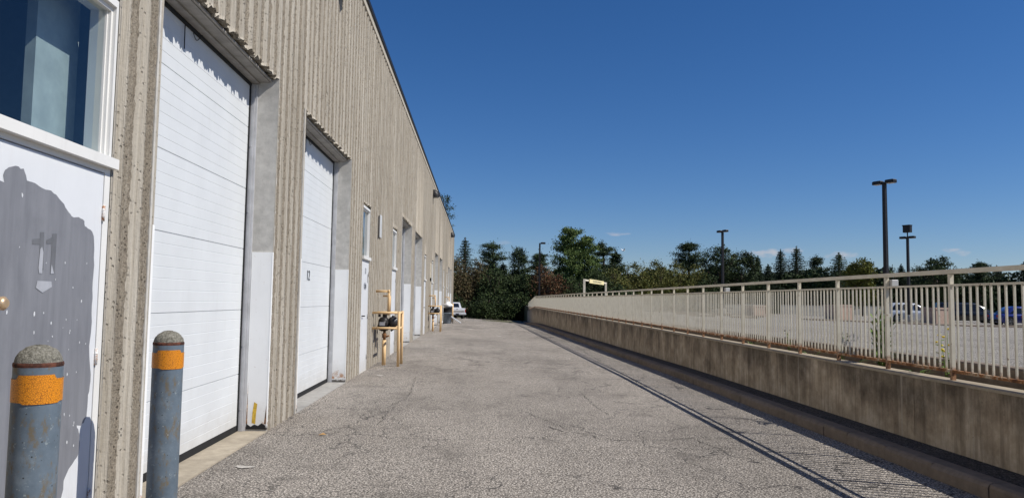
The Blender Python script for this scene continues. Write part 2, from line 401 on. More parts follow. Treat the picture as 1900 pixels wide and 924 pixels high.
# ---------------------------------------------------------------- ground heights
def sst(t): t = min(1, max(0, t)); return t * t * (3 - 2 * t)
def zdrive(x, y):
    w = min(1, max(0, (x + 2.3) / 6.3)); t = min(1, max(0, (y - 15) / 44))
    return -.30 * t * w - .62 * sst((y - 50) / 34)
def zlot(x): return .88 - .78 * min(1, max(0, (x - 5.35) / 29.65))
def fenceX(y): return 4.6 if y < 60 else 4.6 + (y - 60) * .04
def walltop(y): return .79 + .003 * max(0, y - 7) if y < 60 else .949 - .028 * (y - 60)
def railtop(y): return 1.86 if y < 60 else 1.86 - .0295 * (y - 60)
def sheet(name, xs, ys, zf, mat, **kw):
    V = [(x(y) if callable(x) else x, y, zf(x(y) if callable(x) else x, y)) for y in ys for x in xs]
    n_ = len(xs); Fq = [(j * n_ + i, j * n_ + i + 1, (j + 1) * n_ + i + 1, (j + 1) * n_ + i) for j in range(len(ys) - 1) for i in range(n_ - 1)]
    m = MB(); m.add(V, Fq); o = m.build(name, mat, fix=False); return tag(o, **kw)
ysd = [-12, -4, 0, 5, 10, 15, 20, 25, 30, 35, 40, 45, 50] + list(range(53, 90, 3)) + [92]
tag(sheet('driveway', [-2.9, -2.3, -1, .5, 2, 3, lambda y: fenceX(y) - .6], ysd, zdrive, M_asph, kind='structure'))
tag(sheet('driveway_end', [-30, -14, -2.9], [64, 68.2, 72, 78, 84, 92], lambda x, y: zdrive(-2.3, y) - .004, M_asph, kind='structure'))
# big ground sheet
def zg(x, y):
    if x < 5.405: return zdrive(min(x, 4), y) - .07
    return zlot(x) - .07
sheet('ground', [-3000, -400, -60, -6, -2, 5.4, 5.41, 12, 20, 35, 60, 120, 500, 3000], [-200, -20, 0, 15, 30, 45, 60, 75, 90, 130, 300, 3000], zg, M_earth, kind='structure')
# lot, its kerbs
sheet('parking_lot', [5.45, 12, 20, 28, 35.0, 60, 130], [-40, 0, 30, 60, 104.5], lambda x, y: zlot(x), M_lot, kind='structure')
sheet('planting_strip', [lambda y: fenceX(y) + .10, lambda y: fenceX(y) + .75], [-12] + list(np.arange(0, 80, 4)), lambda x, y: walltop(y) - .13, M_soil, kind='structure')
m = MB()
for i in range(46):
    y0 = -10 + i * 2; xo = fenceX(y0) - 4.6
    m.bbox(5.27 + xo, 5.46 + xo, y0 + .006, y0 + 1.994, .5, .905, .02)
tag(m.build('lot_kerb', M_kerb), kind='structure')
# driveway kerb and strip behind it
m = MB(); y = -11.
while y < 80:
    L_ = random.uniform(2.2, 3.4); y1 = min(80, y + L_)
    for k in range(6):
        a = y + (y1 - y) * k / 6 + (.007 if k == 0 else 0); b = y + (y1 - y) * (k + 1) / 6 - (.007 if k == 5 else 0)
        P = []
        for yy in (a, b):
            xo = fenceX(yy) - 4.6; z = zdrive(4, yy); j = random.uniform(-.008, .008)
            P += [(4.0 + xo + j, yy, z - .1), (4.0 + xo + j, yy, z + .095 + j), (4.012 + xo, yy, z + .118 + j), (4.04 + xo, yy, z + .132), (4.17 + xo, yy, z + .135), (4.17 + xo, yy, z - .1)]
        m.add(P, [(i, i + 1, i + 7, i + 6) for i in range(5)] + [(5, 4, 3, 2, 1, 0), (6, 7, 8, 9, 10, 11)])
    y = y1
tag(m.build('kerb', M_kerb), kind='structure')
sheet('kerb_strip', [lambda y: fenceX(y) - .435, lambda y: fenceX(y) - .09], ysd[:-3], lambda x, y: zdrive(4, y) + .128, M_walk, kind='structure')

# long cracks and pale spots
cr = [[(-2.31, 18.75), (-1.75, 17.26), (-1.03, 16.65), (-0.3, 16.22), (0.61, 15.59)], [(-1.6, 10.94), (-1.37, 11.25), (-1.1, 11.39), (-0.68, 11.17), (-0.19, 10.86)],
 [(-1.23, 10.42), (-1.04, 11.58), (-1.19, 14.34)], [(-1.17, 8.89), (-1.17, 9.93), (-1.14, 10.97)], [(3.39, 25.36), (3.18, 20.44), (3.05, 15.84), (2.97, 12.93)],
 [(0.82, 8.97), (1.03, 8.61), (1.28, 8.35), (1.33, 8.13), (1.85, 8.05)], [(2.41, 8.16), (2.52, 7.58), (2.71, 7.2)], [(1.85, 14.63), (2.07, 13.27), (2.58, 12.9)],
 [(0.24, 24.75), (1.26, 23.55), (1.75, 21.25)], [(-0.2, 39.78), (1.17, 37.37), (3.01, 36.63)], [(-2.25, 15.29), (-1.67, 15.94)], [(0.73, 15.6), (1.21, 14.57), (1.79, 14.13), (2.36, 13.29)],
 [(1.71, 12.1), (1.69, 10.85), (1.75, 9.85)], [(2.68, 10.38), (2.86, 9.67), (3.08, 9.06)], [(3.05, 15.84), (3.28, 14.76), (3.92, 14.32)], [(-1.2, 52), (.8, 51), (3.2, 51.6)],
 [(1.85, 8.05), (2.6, 8.3), (3.6, 8.0)], [(-.2, 10.86), (.6, 10.2), (1.1, 8.7)], [(-1.9, 30), (-.2, 29.2), (2.0, 29.8), (3.8, 28.8)], [(-1.9, 24), (-.8, 22.8), (.24, 24.75)]]
m = MB()
for k, ln in enumerate(cr):
    pts = []
    for (a, b) in zip(ln[:-1], ln[1:]):
        L_ = math.hypot(b[0] - a[0], b[1] - a[1]); nn = max(3, int(L_ / .10))
        for i in range(nn):
            t = i / nn; pts.append((a[0] + (b[0] - a[0]) * t + random.gauss(0, .018), a[1] + (b[1] - a[1]) * t + random.gauss(0, .018)))
    pts.append(ln[-1]); V = []
    for i, (x, y) in enumerate(pts):
        j = min(i + 1, len(pts) - 1); h = max(0, i - 1); d = Vector((pts[j][0] - pts[h][0], pts[j][1] - pts[h][1])).normalized()
        w = .0028 * random.uniform(.3, 1.5) * (1 if 0 < i < len(pts) - 1 else .1) * (1 + y * .03) * (1.8 if k == 5 else 1)
        V += [(x - d.y * w, y + d.x * w, zdrive(x, y) + .004), (x + d.y * w, y - d.x * w, zdrive(x, y) + .004)]
    m.add(V, [(2 * i, 2 * i + 1, 2 * i + 3, 2 * i + 2) for i in range(len(pts) - 1)])
tag(m.build('asphalt_cracks', M_crack, fix=False), kind='structure')
def blob(cx, cy, rx, ry, n=22, jit=.25, z=.006):
    V = [(cx, cy, zdrive(cx, cy) + z)]
    for k in range(n):
        a = 2 * math.pi * k / n; q = 1 + random.uniform(-jit, jit); V.append((cx + rx * q * math.cos(a), cy + ry * q * math.sin(a), zdrive(cx, cy) + z))
    return V, [(0, 1 + k, 1 + (k + 1) % n) for k in range(n)]
m = MB()
for (x, y, rx, ry) in [(-2.05, 6.73, .085, .06), (-1.9, 14.6, .07, .12), (-.4, 38.8, .1, .5), (.9, 32, .1, .3), (-1.3, 40, .1, .3), (-1.4, 9.2, .03, .02), (-1.0, 8.4, .02, .015)]:
    for q in range(4): m.add(*blob(x + random.gauss(0, rx * .5), y + random.gauss(0, ry * .35), rx * .55, ry * .5, z=.0055 + .0006 * q))
tag(m.build('road_paint_spots', M_pale, fix=False), kind='structure')

# loose grit that gathers along the wall foot and the kerb
m = MB()
for i in range(2600):
    if i % 2: x = -2.31 + abs(random.gauss(0, .10)); y = random.uniform(3.5, 22)
    else: x = 3.98 - abs(random.gauss(0, .12)); y = random.uniform(4.5, 22)
    r_ = random.uniform(.003, .010); z = zdrive(x, y); a_ = random.uniform(0, 6.28)
    V = [(x + r_ * math.cos(a_ + q * 2.1), y + r_ * math.sin(a_ + q * 2.1) * random.uniform(.6, 1), z + .001) for q in range(3)] + [(x, y, z + r_ * random.uniform(.6, 1.1))]
    m.add(V, [(0, 1, 3), (1, 2, 3), (2, 0, 3)])
tag(m.build('grit', plain('grit_stone', (.24, .21, .18), .9, 0, .5, scale=30), fix=False), 'loose grit gathered along the wall foot and the kerb', 'grit', kind='stuff')

# ---------------------------------------------------------------- warehouse
WX, BX = -2.33, -2.645
ZT = 7.40; YEND = 68.1; ZO = 3.99
OD = [(5.37, 8.45), (9.79, 13.30), (22.28, 25.45), (26.85, 30.15), (39.15, 42.1), (43.7, 46.85), (56.0, 58.6), (60.4, 62.9)]
MD = [(3.52, 4.73), (14.82, 15.78), (19.9, 20.87), (31.55, 32.6), (36.6, 37.5), (48.5, 49.45), (53.4, 54.35)]
bld = tag(empty('warehouse', (-2.33, 4, 0)), 'long low warehouse of ribbed beige concrete with white roll up doors', 'building')
bld.location = (0, 0, 0)
opens = [(a, b, -1, ZO) for a, b in OD] + [(a, b, -1, 3.44) for a, b in MD]
# column profile
cols = []; y = -8.0
edges = sorted([e for a, b, *_ in opens for e in (a, b)])
k = 0
while y < YEND:
    p = random.uniform(.235, .30); dep = random.uniform(.042, .058); w_ = random.uniform(.40, .50)
    # smooth groove with a thin fin in it, then a proud rib with a broken rough face
    cols += [(y, dep, 0), (y + .05 * p, dep * .96, 0), (y + .14 * p, dep * .72, 0), (y + .17 * p, dep * .45, 0), (y + .205 * p, dep * .74, 0), (y + .33 * p, dep * .97, 0), (y + .37 * p, dep * .9, 0), (y + .42 * p, .020, 0), (y + .455 * p, .008, 0), (y + .49 * p, .002, 1)]
    for q in (.55, .62, .69, .76, .83): cols.append((y + q * p, random.uniform(-.001, .012), 1))
    cols += [(y + .89 * p, .010, 1), (y + .94 * p, .024, 1), (y + .975 * p, dep * .85, 0)]
    y += p; k += 1
cols = [cc_ for cc_ in cols if cc_[0] < YEND and min(abs(cc_[0] - e) for e in edges) > .035]
for e in edges: cols += [(e - .03, .002, 0), (e, .002, 0), (e + .03, .002, 0)]
cols += [(YEND, .002, 0)]; cols.sort()
def wallseg(ylo, yhi, dz):
    cs = [q for q in cols if ylo <= q[0] <= yhi]; n_ = len(cs)
    zr = sorted(set([-.9, 0, .3, 3.44, ZO, 7.22] + ([round(float(q), 3) for q in np.arange(.06, 7.2, dz)] if dz else [])))
    zr = [z for i, z in enumerate(zr) if z in (3.44, ZO, 7.22, -.9) or min(abs(z - 3.44), abs(z - ZO), abs(z - 7.22)) > .02]
    nz = len(zr); V = np.zeros((n_, nz, 3)); ya = np.array([q[0] for q in cs]); da = np.array([q[1] for q in cs])
    V[:, :, 1] = ya[:, None]; V[:, :, 2] = np.array(zr)[None, :]
    ro = np.array([q[2] for q in cs]); jit = rng.normal(0, .0042, (n_, nz)) * np.where(ro > 0, 1, .12)[:, None] if dz else 0
    isflat = np.array([min(abs(a - e) for e in edges) < .031 for a in ya])
    if dz: jit = jit * np.where(isflat, .25, 1)[:, None]
    V[:, :, 0] = WX - da[:, None] + jit
    if dz:
        for zq in (3.44, ZO):
            i = zr.index(zq); V[:, i, 2] += rng.normal(0, .012, n_) * np.where(isflat, 0, 1)
    Fq = []; sof = []
    for i in range(n_ - 1):
        ym = (ya[i] + ya[i + 1]) / 2
        op = [o for o in opens if o[0] < ym < o[1]]; zt = op[0][3] if op else -9
        for j in range(nz - 1):
            if zr[j + 1] <= zt: continue
            a = i * nz + j; Fq.append((a, a + nz, a + nz + 1, a + 1))
        if op: sof.append((i, zr.index(zt), zt))
    RO.append(np.repeat(ro, nz)); return V.reshape(-1, 3), np.array(Fq), sof, nz
VV = []; FF = []; off = 0; RO = []
for (a, b, dz) in ((-8.1, 3.5, .12), (3.45, 16.4, .032), (16.2, 26.9, .14), (26.8, YEND + .1, 0)):
    cut = [q[0] for q in cols if q[0] >= a]; a2 = cut[0]; cutb = [q[0] for q in cols if q[0] <= b]
    V, Fq, sof, nz = wallseg(a, b, dz)
    VV.append(V); FF.append(Fq + off)
    # soffit faces, from the broken rib ends back to the door line
    ex = []; nV = len(V); add = []
    for (i, j, zt) in sof:
        p0 = V[i * nz + j]; p1 = V[(i + 1) * nz + j]; q = nV + len(add)
        add += [(BX if zt == ZO else WX - .12, p0[1], zt), (BX if zt == ZO else WX - .12, p1[1], zt)]
        ex.append((i * nz + j, (i + 1) * nz + j, q + 1, q))
    if add: RO.append(np.ones(len(add))); VV.append(np.array(add)); FF.append(np.array(ex) + off)
    off += nV + len(add)
me = npmesh('wall', np.concatenate(VV), np.concatenate(FF), M_rib)
at_ = me.attributes.new('rough', 'FLOAT', 'POINT'); at_.data.foreach_set('value', np.concatenate(RO).astype(np.float32))
wl = bpy.data.objects.new('wall', me); COL.objects.link(wl); wl.parent = bld
# end wall, parapet band, roof, flashing
m = MB(); m.box(-30, WX - .05, YEND - .02, YEND + .2, -1, 7.22); m.build('end_wall', M_bandc, bld)
m = MB(); m.box(WX - .3, WX + .012, -8, YEND + .21, 7.222, ZT); m.build('parapet_band', M_bandc, bld)
m = MB(); m.box(-30, WX - .31, -8, YEND + .2, 7.0, 7.1); m.build('roof', M_roof, bld)
m = MB(); m.box(WX - .34, WX + .045, -8, YEND + .25, ZT + .002, ZT + .055); m.box(WX + .016, WX + .045, -8, YEND + .25, ZT - .035, ZT); m.build('roof_flashing', M_flash, bld)
for i in range(26):
    y = 8.6 + i * 2.42
    m = MB(); m.tube([(WX - .1, y, ZT + .05), (WX - .1, y, ZT + .24)], .008, 5); m.build('lightning_rod', M_darkm, bld)
# concrete lining of the door openings
for (a, b) in OD:
    m = MB(); m.box(BX - .1, WX - .004, a - .06, a + .002, 0, ZO - .003); m.build('door_jamb', M_conc, bld)
    m = MB(); m.box(BX - .1, WX - .004, b - .002, b + .06, 0, ZO - .003); m.build('door_jamb', M_conc, bld)
    m = MB(); m.box(BX + .10, BX + .21, a + .003, b - .003, 3.945, 3.975); m.box(BX - .02, BX + .098, a + .003, b - .003, 3.925, 3.972); m.box(BX + .212, BX + .235, a + .003, b - .003, 3.955, 3.974)
    m.build('header_beam', M_header, bld)
    m = MB(); m.box(BX - 2.0, WX + .0, a + .003, b - .003, -.35, .012); m.build('door_apron', M_apron if a < 9 else M_apron_grey, bld)
def rollup(a, b, near, num=None):
    d = empty('roll_up_door', (BX, a, 0)); d.parent = bld
    w = b - a; ztop = 3.95
    # panel profile in z with grooves
    pr = []; seams = [.075, .64, 1.35, 2.03, 2.71, 3.41, ztop]
    for i in range(6):
        z0, z1 = seams[i], seams[i + 1]
        pr += [(-.012, z0), (0, z0 + .006)]
        nn = max(3, int(round((z1 - z0) / .099)))
        for j in range(1, nn):
            z = z0 + (z1 - z0) * j / nn
            pr += [(0, z - .006), (-.0024, z), (0, z + .002)]
        pr += [(0, z1 - .004), (-.012, z1)]
    V = []
    for yy in (.07, w - .058): V += [(0.0 + x, yy, z) for x, z in pr]
    n_ = len(pr); m = MB(); m.add(V, [(i, i + 1, n_ + i + 1, n_ + i) for i in range(n_ - 1)])
    m.box(-.05, -.014, .07, w - .058, .075, ztop); m.build('door_panels', M_door, d, fix=False)
    m = MB(); m.box(-.03, .004, .07, w - .058, .013, .078); m.build('bottom_seal', M_black, d)
    m = MB(); m.box(-.01, .012, w - .064, w - .038, .02, 3.92); m.box(-.01, .012, .05, .075, .02, 3.92); m.box(-.01, .02, .07, w - .055, 3.89, 3.922); m.build('weather_strip', M_black, d)
    for (p0, p1) in ((.003, .036), (w - .036, w - .003)):
        m = MB(); m.box(-.04, .055, p0, p1, .014, 3.92)
        m.box(.057, .080, p0 + (.014 if p0 > 1 else 0), p1 - (0 if p0 > 1 else .014), .014, 3.915)
        if near and p0 > 1:
            for z in (.25, .95, 1.7, 2.45, 3.2): m.tube([(.03, w - .035, z), (.03, w - .044, z)], .008, 8)
        m.build('door_track', M_track, d)
    for (p0, p1) in ((w - .0125, w - .003), (.003, .0125)):
        m = MB(); m.box(.083, .307, p0 + 0, p1, .03, 2.0)
        if p0 > 1: m.box(.3075, .3155, p0 - .002, p1 + .022, .03, 2.0)
        else: m.box(.3075, .3155, p0 - .022, p1 + .002, .03, 2.0)
        m.build('corner_guard', M_guard, d)
    if near:
        m = MB(); m.tube([(.02, w * .42 + k_ * .03, 3.88 - .05 * math.sin(k_ * .6)) for k_ in range(9)], .004, 5); m.build('pull_cord', M_black, d)
        m = MB(); m.tube([(.02, w * .36, 3.88), (.022, w * .36, 3.66)], .005, 5); m.build('pull_cord', M_black, d)
    return d
for i, (a, b) in enumerate(OD):
    d = rollup(a, b, i < 2)
    if i == 0:
        w = b - a; m = MB(); y_ = w - .0136
        m.add([(.15, y_, .10), (.19, y_, .09), (.195, y_, .2), (.205, y_, .31), (.17, y_, .33), (.155, y_, .22)], [(0, 1, 2, 3, 4, 5)]); m.build('yellow_mark', plain('yellow_smear', (.62, .40, .05), .7, 0, .3, scale=25), d, fix=False)
        m = MB(); m.add([(.09, y_, .03), (.30, y_, .03), (.30, y_, .075), (.26, y_, .10), (.22, y_, .07), (.18, y_, .085), (.14, y_, .06), (.09, y_, .095)], [tuple(range(8))]); m.build('rusted_hole', M_black, d, fix=False)
        m = MB(); m.add([(.088, y_ + .0004, .09), (.102, y_ + .0004, .09), (.096, y_ + .0004, .55)], [(0, 1, 2)]); m.add([(.285, y_ + .0004, .09), (.306, y_ + .0004, .09), (.304, y_ + .0004, .30)], [(0, 1, 2)]); m.build('rust_run', M_rustpipe, d, fix=False)
    if i == 1:
        cu = bpy.data.curves.new('t', 'FONT'); cu.body = '12'; cu.size = .22; cu.extrude = .001; cu.align_x = 'LEFT'
        to = bpy.data.objects.new('t', cu); COL.objects.link(to); dg = bpy.context.evaluated_depsgraph_get()
        me = bpy.data.meshes.new_from_object(to.evaluated_get(dg)); bpy.data.objects.remove(to)
        no = bpy.data.objects.new('unit_number', me); me.materials.append(M_num); COL.objects.link(no); no.parent = d
        no.rotation_euler = (R(90), 0, R(90)); no.scale = (1.05, 1, 1); no.location = (.007, 11.45 - a, 1.765)
# man doors with the tall window above
def textobj(body, size, parent, loc, mat, name, sx=1):
    cu = bpy.data.curves.new('t', 'FONT'); cu.body = body; cu.size = size; cu.extrude = .001; cu.align_x = 'CENTER'
    to = bpy.data.objects.new('t', cu); COL.objects.link(to); dg = bpy.context.evaluated_depsgraph_get()
    me = bpy.data.meshes.new_from_object(to.evaluated_get(dg)); bpy.data.objects.remove(to)
    no = bpy.data.objects.new(name, me); me.materials.append(mat); COL.objects.link(no); no.parent = parent
    no.rotation_euler = (R(90), 0, R(90)); no.location = loc; no.scale = (sx, 1, 1); return no
FX = WX - .006
for i, (a, b) in enumerate(MD):
    near = i < 2; t = .06
    # window
    wn = MB()
    wn.box(FX - .16, FX, a + .001, a + .03, 2.35, 3.37); wn.box(FX - .16, FX, b - .03, b - .001, 2.35, 3.37); wn.box(FX - .16, FX + .004, a + .03, b - .03, 3.32, 3.368)
    wn.box(FX - .15, FX - .022, a + .03, a + .05, 2.35, 3.32); wn.box(FX - .15, FX - .022, b - .05, b - .03, 2.35, 3.32); wn.box(FX - .15, FX - .022, a + .05, b - .05, 3.29, 3.319)
    wn.box(FX - .145, FX - .042, b - .062, b - .05, 2.352, 3.289); wn.box(FX - .145, FX - .042, a + .05, a + .062, 2.352, 3.289)
    wn.box(FX - .16, FX - .10, a + .002, b - .002, 3.371, 3.436)
    wf = wn.build('window', M_door_warm, bld)
    m = MB(); m.box(FX - .13, FX + .045, a - .01, b + .012, 2.285, 2.349); m.build('sill', M_door_warm, wf)
    m = MB(); m.box(FX - .062, FX - .055, a + .062, b - .062, 2.352, 3.289); m.build('pane', M_glass, wf)
    # the dark room behind the glass
    m = MB(); q = -3.9 if i == 0 else -2.9
    m.add([(FX - .17, a + .01, 2.2), (FX - .17, b + (2.2 if i == 0 else -.01), 2.2), (FX - .17, b + (2.2 if i == 0 else -.01), 3.9), (FX - .17, a + .01, 3.9)], [])
    y0_, y1_ = (a - 2.5, b + .45) if i == 0 else (a - .1, b + .1)
    V = [(x, y, z) for x in (q, FX - .165) for y in (y0_, y1_) for z in (1.2, 4.2)]
    m = MB(); m.add(V, [(0, 1, 3, 2), (0, 4, 5, 1), (2, 3, 7, 6), (0, 2, 6, 4), (1, 5, 7, 3)]); m.build('room_shell', M_int, wf, fix=False)
    if i == 0:
        m = MB(); m.box(-2.68, -2.62, 4.36, 4.81, 1.25, 4.1); m.build('interior_column', M_intw, wf)
        m = MB(); m.lathe([(.001, -.06), (.045, -.05), (.06, 0), (.06, .02)], -2.75, 4.72, 16, z0=3.33); m.box(-3.0, -2.75, 4.71, 4.73, 3.345, 3.36); m.build('dome_camera', M_black, wf)
    # door
    d = MB(); d.box(FX - .05, FX - .003, a + .075, b - .075, .03, 2.245); dr = d.build('man_door', M_man, bld)
    m = MB(); m.box(FX - .08, FX, a + .001, a + .068, .0, 2.284); m.box(FX - .08, FX, b - .068, b - .001, .0, 2.284); m.box(FX - .08, FX - .001, a + .068, b - .068, 2.252, 2.284)
    m.box(FX - .055, FX + .003, a + .068, b - .068, -.05, .025)
    m.build('door_frame', M_door_warm, dr)
    for z in (.28, 1.12, 2.0):
        m = MB(); m.tube([(FX + .006, b - .072, z - .05), (FX + .006, b - .072, z + .05)], .009, 8)
        for zz in (-.018, .018): m.tube([(FX + .006, b - .072, z + zz - .002), (FX + .006, b - .072, z + zz + .002)], .0105, 8)
        m.build('hinge', M_hinge if i == 0 else M_header, dr)
    if i == 0:
        m = MB(); m.tube([(FX - .003, 3.635, 1.45), (FX + .03, 3.635, 1.45), (FX + .04, 3.635, 1.45), (FX + .075, 3.635, 1.45), (FX + .09, 3.635, 1.45)], [.014, .014, .03, .034, .02], 16); m.build('knob', plain('brass_knob', (.62, .44, .27), .35, .6), dr)
    else:
        m = MB(); m.tube([(FX - .003, a + .16, 1.14), (FX + .045, a + .16, 1.14)], .012, 8); m.tube([(FX + .042, a + .15, 1.14), (FX + .042, a + .29, 1.14)], .011, 8); m.build('handle', M_darkm, dr)
    if i == 1:
        textobj('13', .17, dr, (FX + .001, a + .50, 2.0), M_ghost, 'door_number')
        m = MB()
        V = []; 
        for k in range(20):
            an = 2 * math.pi * k / 20; V.append((a + .5 + .17 * math.cos(an) * random.uniform(.8, 1.1), 1.74 + .085 * math.sin(an) * random.uniform(.8, 1.1)))
        m.prism(V, FX - .001, FX + .001, 0); m.build('faded_decal', M_lightgrey, dr)
        textobj('CON', .12, dr, (FX + .003, a + .5, 1.70), M_num, 'decal_lettering')
        m = MB(); m.box(FX - .002, FX + .006, b - .16, b - .11, 1.82, 2.0); m.build('plate', M_header, dr)
# peeled paint on the nearest door
man = [o for o in bld.children if o.name.startswith('man_door')][0]
k = 2.339 / 2.40
def sc(l): return [(y * k, 1.5 + (z - 1.5) * k) for y, z in l]
patch = [(3.60, 2.0), (3.70, 2.02), (3.771, 2.059), (3.802, 2.054), (3.79, 2.09), (3.804, 2.12), (3.83, 2.137), (3.857, 2.145), (3.91, 2.155), (3.952, 2.152), (3.975, 2.12), (3.986, 2.094), (4.03, 2.093), (4.075, 2.087), (4.131, 2.074), (4.18, 2.073), (4.237, 2.061), (4.28, 2.047), (4.319, 2.027), (4.36, 1.998), (4.397, 1.974), (4.43, 1.955), (4.473, 1.953), (4.53, 1.952), (4.574, 1.94), (4.583, 1.91), (4.612, 1.902), (4.65, 1.895), (4.672, 1.883), (4.69, 1.86), (4.696, 1.835), (4.705, 1.73), (4.711, 1.626), (4.708, 1.53), (4.712, 1.429), (4.722, 1.328), (4.706, 1.18), (4.73, 1.05), (4.744, .961), (4.735, .9), (4.724, .848), (4.718, .75), (4.69, .715), (4.661, .705), (4.61, .715), (4.63, .69), (4.652, .648), (4.655, .59), (4.648, .536), (4.61, .51), (4.579, .488), (4.53, .45), (4.501, .412), (4.482, .318), (4.44, .2), (4.38, .1), (3.60, .1)]
def sheet2(l, x, name, mat):
    l = sc(l); m = MB(); V = [(x, a_, b_) for a_, b_ in l]; m.add(V, [tuple(range(len(V)))]); return m.build(name, mat, man, fix=False)
patch = [(min(y_, 4.752) if y_ > 3.8 else max(y_, 3.69), z_) for y_, z_ in patch]
pp = []
for a_, b_ in zip(patch, patch[1:] + patch[:1]):
    pp.append(a_)
    L_ = math.hypot(b_[0] - a_[0], b_[1] - a_[1])
    if .03 < L_ < .2: pp.append(((a_[0] + b_[0]) / 2 + random.gauss(0, .004), (a_[1] + b_[1]) / 2 + random.gauss(0, .004)))
sheet2(pp, FX - .0015, 'bare_paint_patch', M_patch)
E0 = FX
sheet2([(4.127, 1.833), (4.164, 1.836), (4.179, 1.629), (4.139, 1.628)], E0, 'number_mark', M_ghost); sheet2([(4.062, 1.79), (4.13, 1.80), (4.132, 1.765), (4.062, 1.762)], E0, 'number_mark', M_ghost)
sheet2([(4.244, 1.835), (4.288, 1.839), (4.286, 1.611), (4.243, 1.61)], E0, 'number_mark', M_ghost); sheet2([(4.191, 1.795), (4.243, 1.816), (4.243, 1.777), (4.193, 1.773)], E0, 'number_mark', M_ghost)
E1 = FX + .0012
sheet2([(4.135, 1.741), (4.15, 1.755), (4.166, 1.727), (4.164, 1.609), (4.135, 1.61), (4.128, 1.64)], E1, 'paint_chip', M_lightgrey); sheet2([(4.250, 1.665), (4.278, 1.613), (4.246, 1.61)], E1, 'paint_chip', M_lightgrey)
sheet2([(4.125, 1.568), (4.257, 1.568), (4.266, 1.538), (4.178, 1.504), (4.115, 1.53)], E1, 'paint_chip', M_lightgrey)
m = MB()
sm_ = [(3.949, 2.012, 10), (4.385, 1.678, 6), (4.585, 1.457, 7), (4.117, 1.388, 10), (3.881, 1.403, 8), (4.298, 1.58, 4), (4.483, 1.538, 5), (4.623, 1.687, 4), (4.123, 1.289, 8), (3.953, 1.739, 4), (4.199, 1.668, 4)]
sm_ += [(random.uniform(4.0, 4.68), random.uniform(.45, 1.4), random.uniform(2, 9)) for _ in range(40)]
for (y_, z_, r_) in sm_:
    (y_, z_), = sc([(y_, z_)]); r_ *= .0011
    V = [(FX + .0006, y_ + r_ * math.cos(a_) * random.uniform(.4, 1), z_ + r_ * 1.3 * math.sin(a_) * random.uniform(.6, 1.2)) for a_ in np.arange(0, 6.28, 1.05)]
    m.add(V, [tuple(range(len(V)))])
m.build('white_flecks', M_man, man, fix=False)
m = MB(); m.box(-2.9, WX + .02, 3.77, 4.70, -.3, .018); m.build('door_step', M_conc, bld)

# wall lights, white wall sign
def wall_light(y, z, label):
    t = tag(empty('wall_light', (WX, y, z)), label, 'wall light', 'dark wall lights high on the warehouse')
    m = MB(); V = []; n_ = 12
    for j in range(7):
        ph = math.pi / 2 * j / 6
        for k_ in range(n_ + 1):
            th = math.pi * k_ / n_ - math.pi / 2
            V.append((.32 * math.cos(th) * math.cos(ph), .21 * math.sin(th) * (math.cos(ph) * .7 + .3), .36 * math.sin(ph) - .08))
    m.add(V, [(j * (n_ + 1) + k_, j * (n_ + 1) + k_ + 1, (j + 1) * (n_ + 1) + k_ + 1, (j + 1) * (n_ + 1) + k_) for j in range(6) for k_ in range(n_)], True)
    m.build('housing', M_darkm, t, fix=False)
    m = MB(); m.box(.0, .24, -.15, .15, -.13, -.082); m.build('lens', plain('smoked_lens', (.12, .12, .11), .3), t)
    m = MB(); m.box(-.03, .003, -.15, .15, -.08, .2); m.build('back_plate', M_darkm, t)
    return t
wall_light(11.8, 6.62, 'dark wall light at the top edge above the first two roll up doors')
wall_light(36.4, 6.62, 'dark half round wall light in the middle of the wall under the roofline')
wall_light(60.2, 6.66, 'small dark wall light near the far corner of the warehouse')
t = tag(empty('wall_sign', (WX, 17.28, 3.17)), 'small blank white sign panel on the ribbed wall past the door 13 window', 'sign')
m = MB(); m.box(.012, .026, -.16, .16, -.26, .26); m.build('panel', M_door, t); m = MB(); m.box(-.04, .011, -.12, .12, -.22, .22); m.build('bracket', M_header, t)

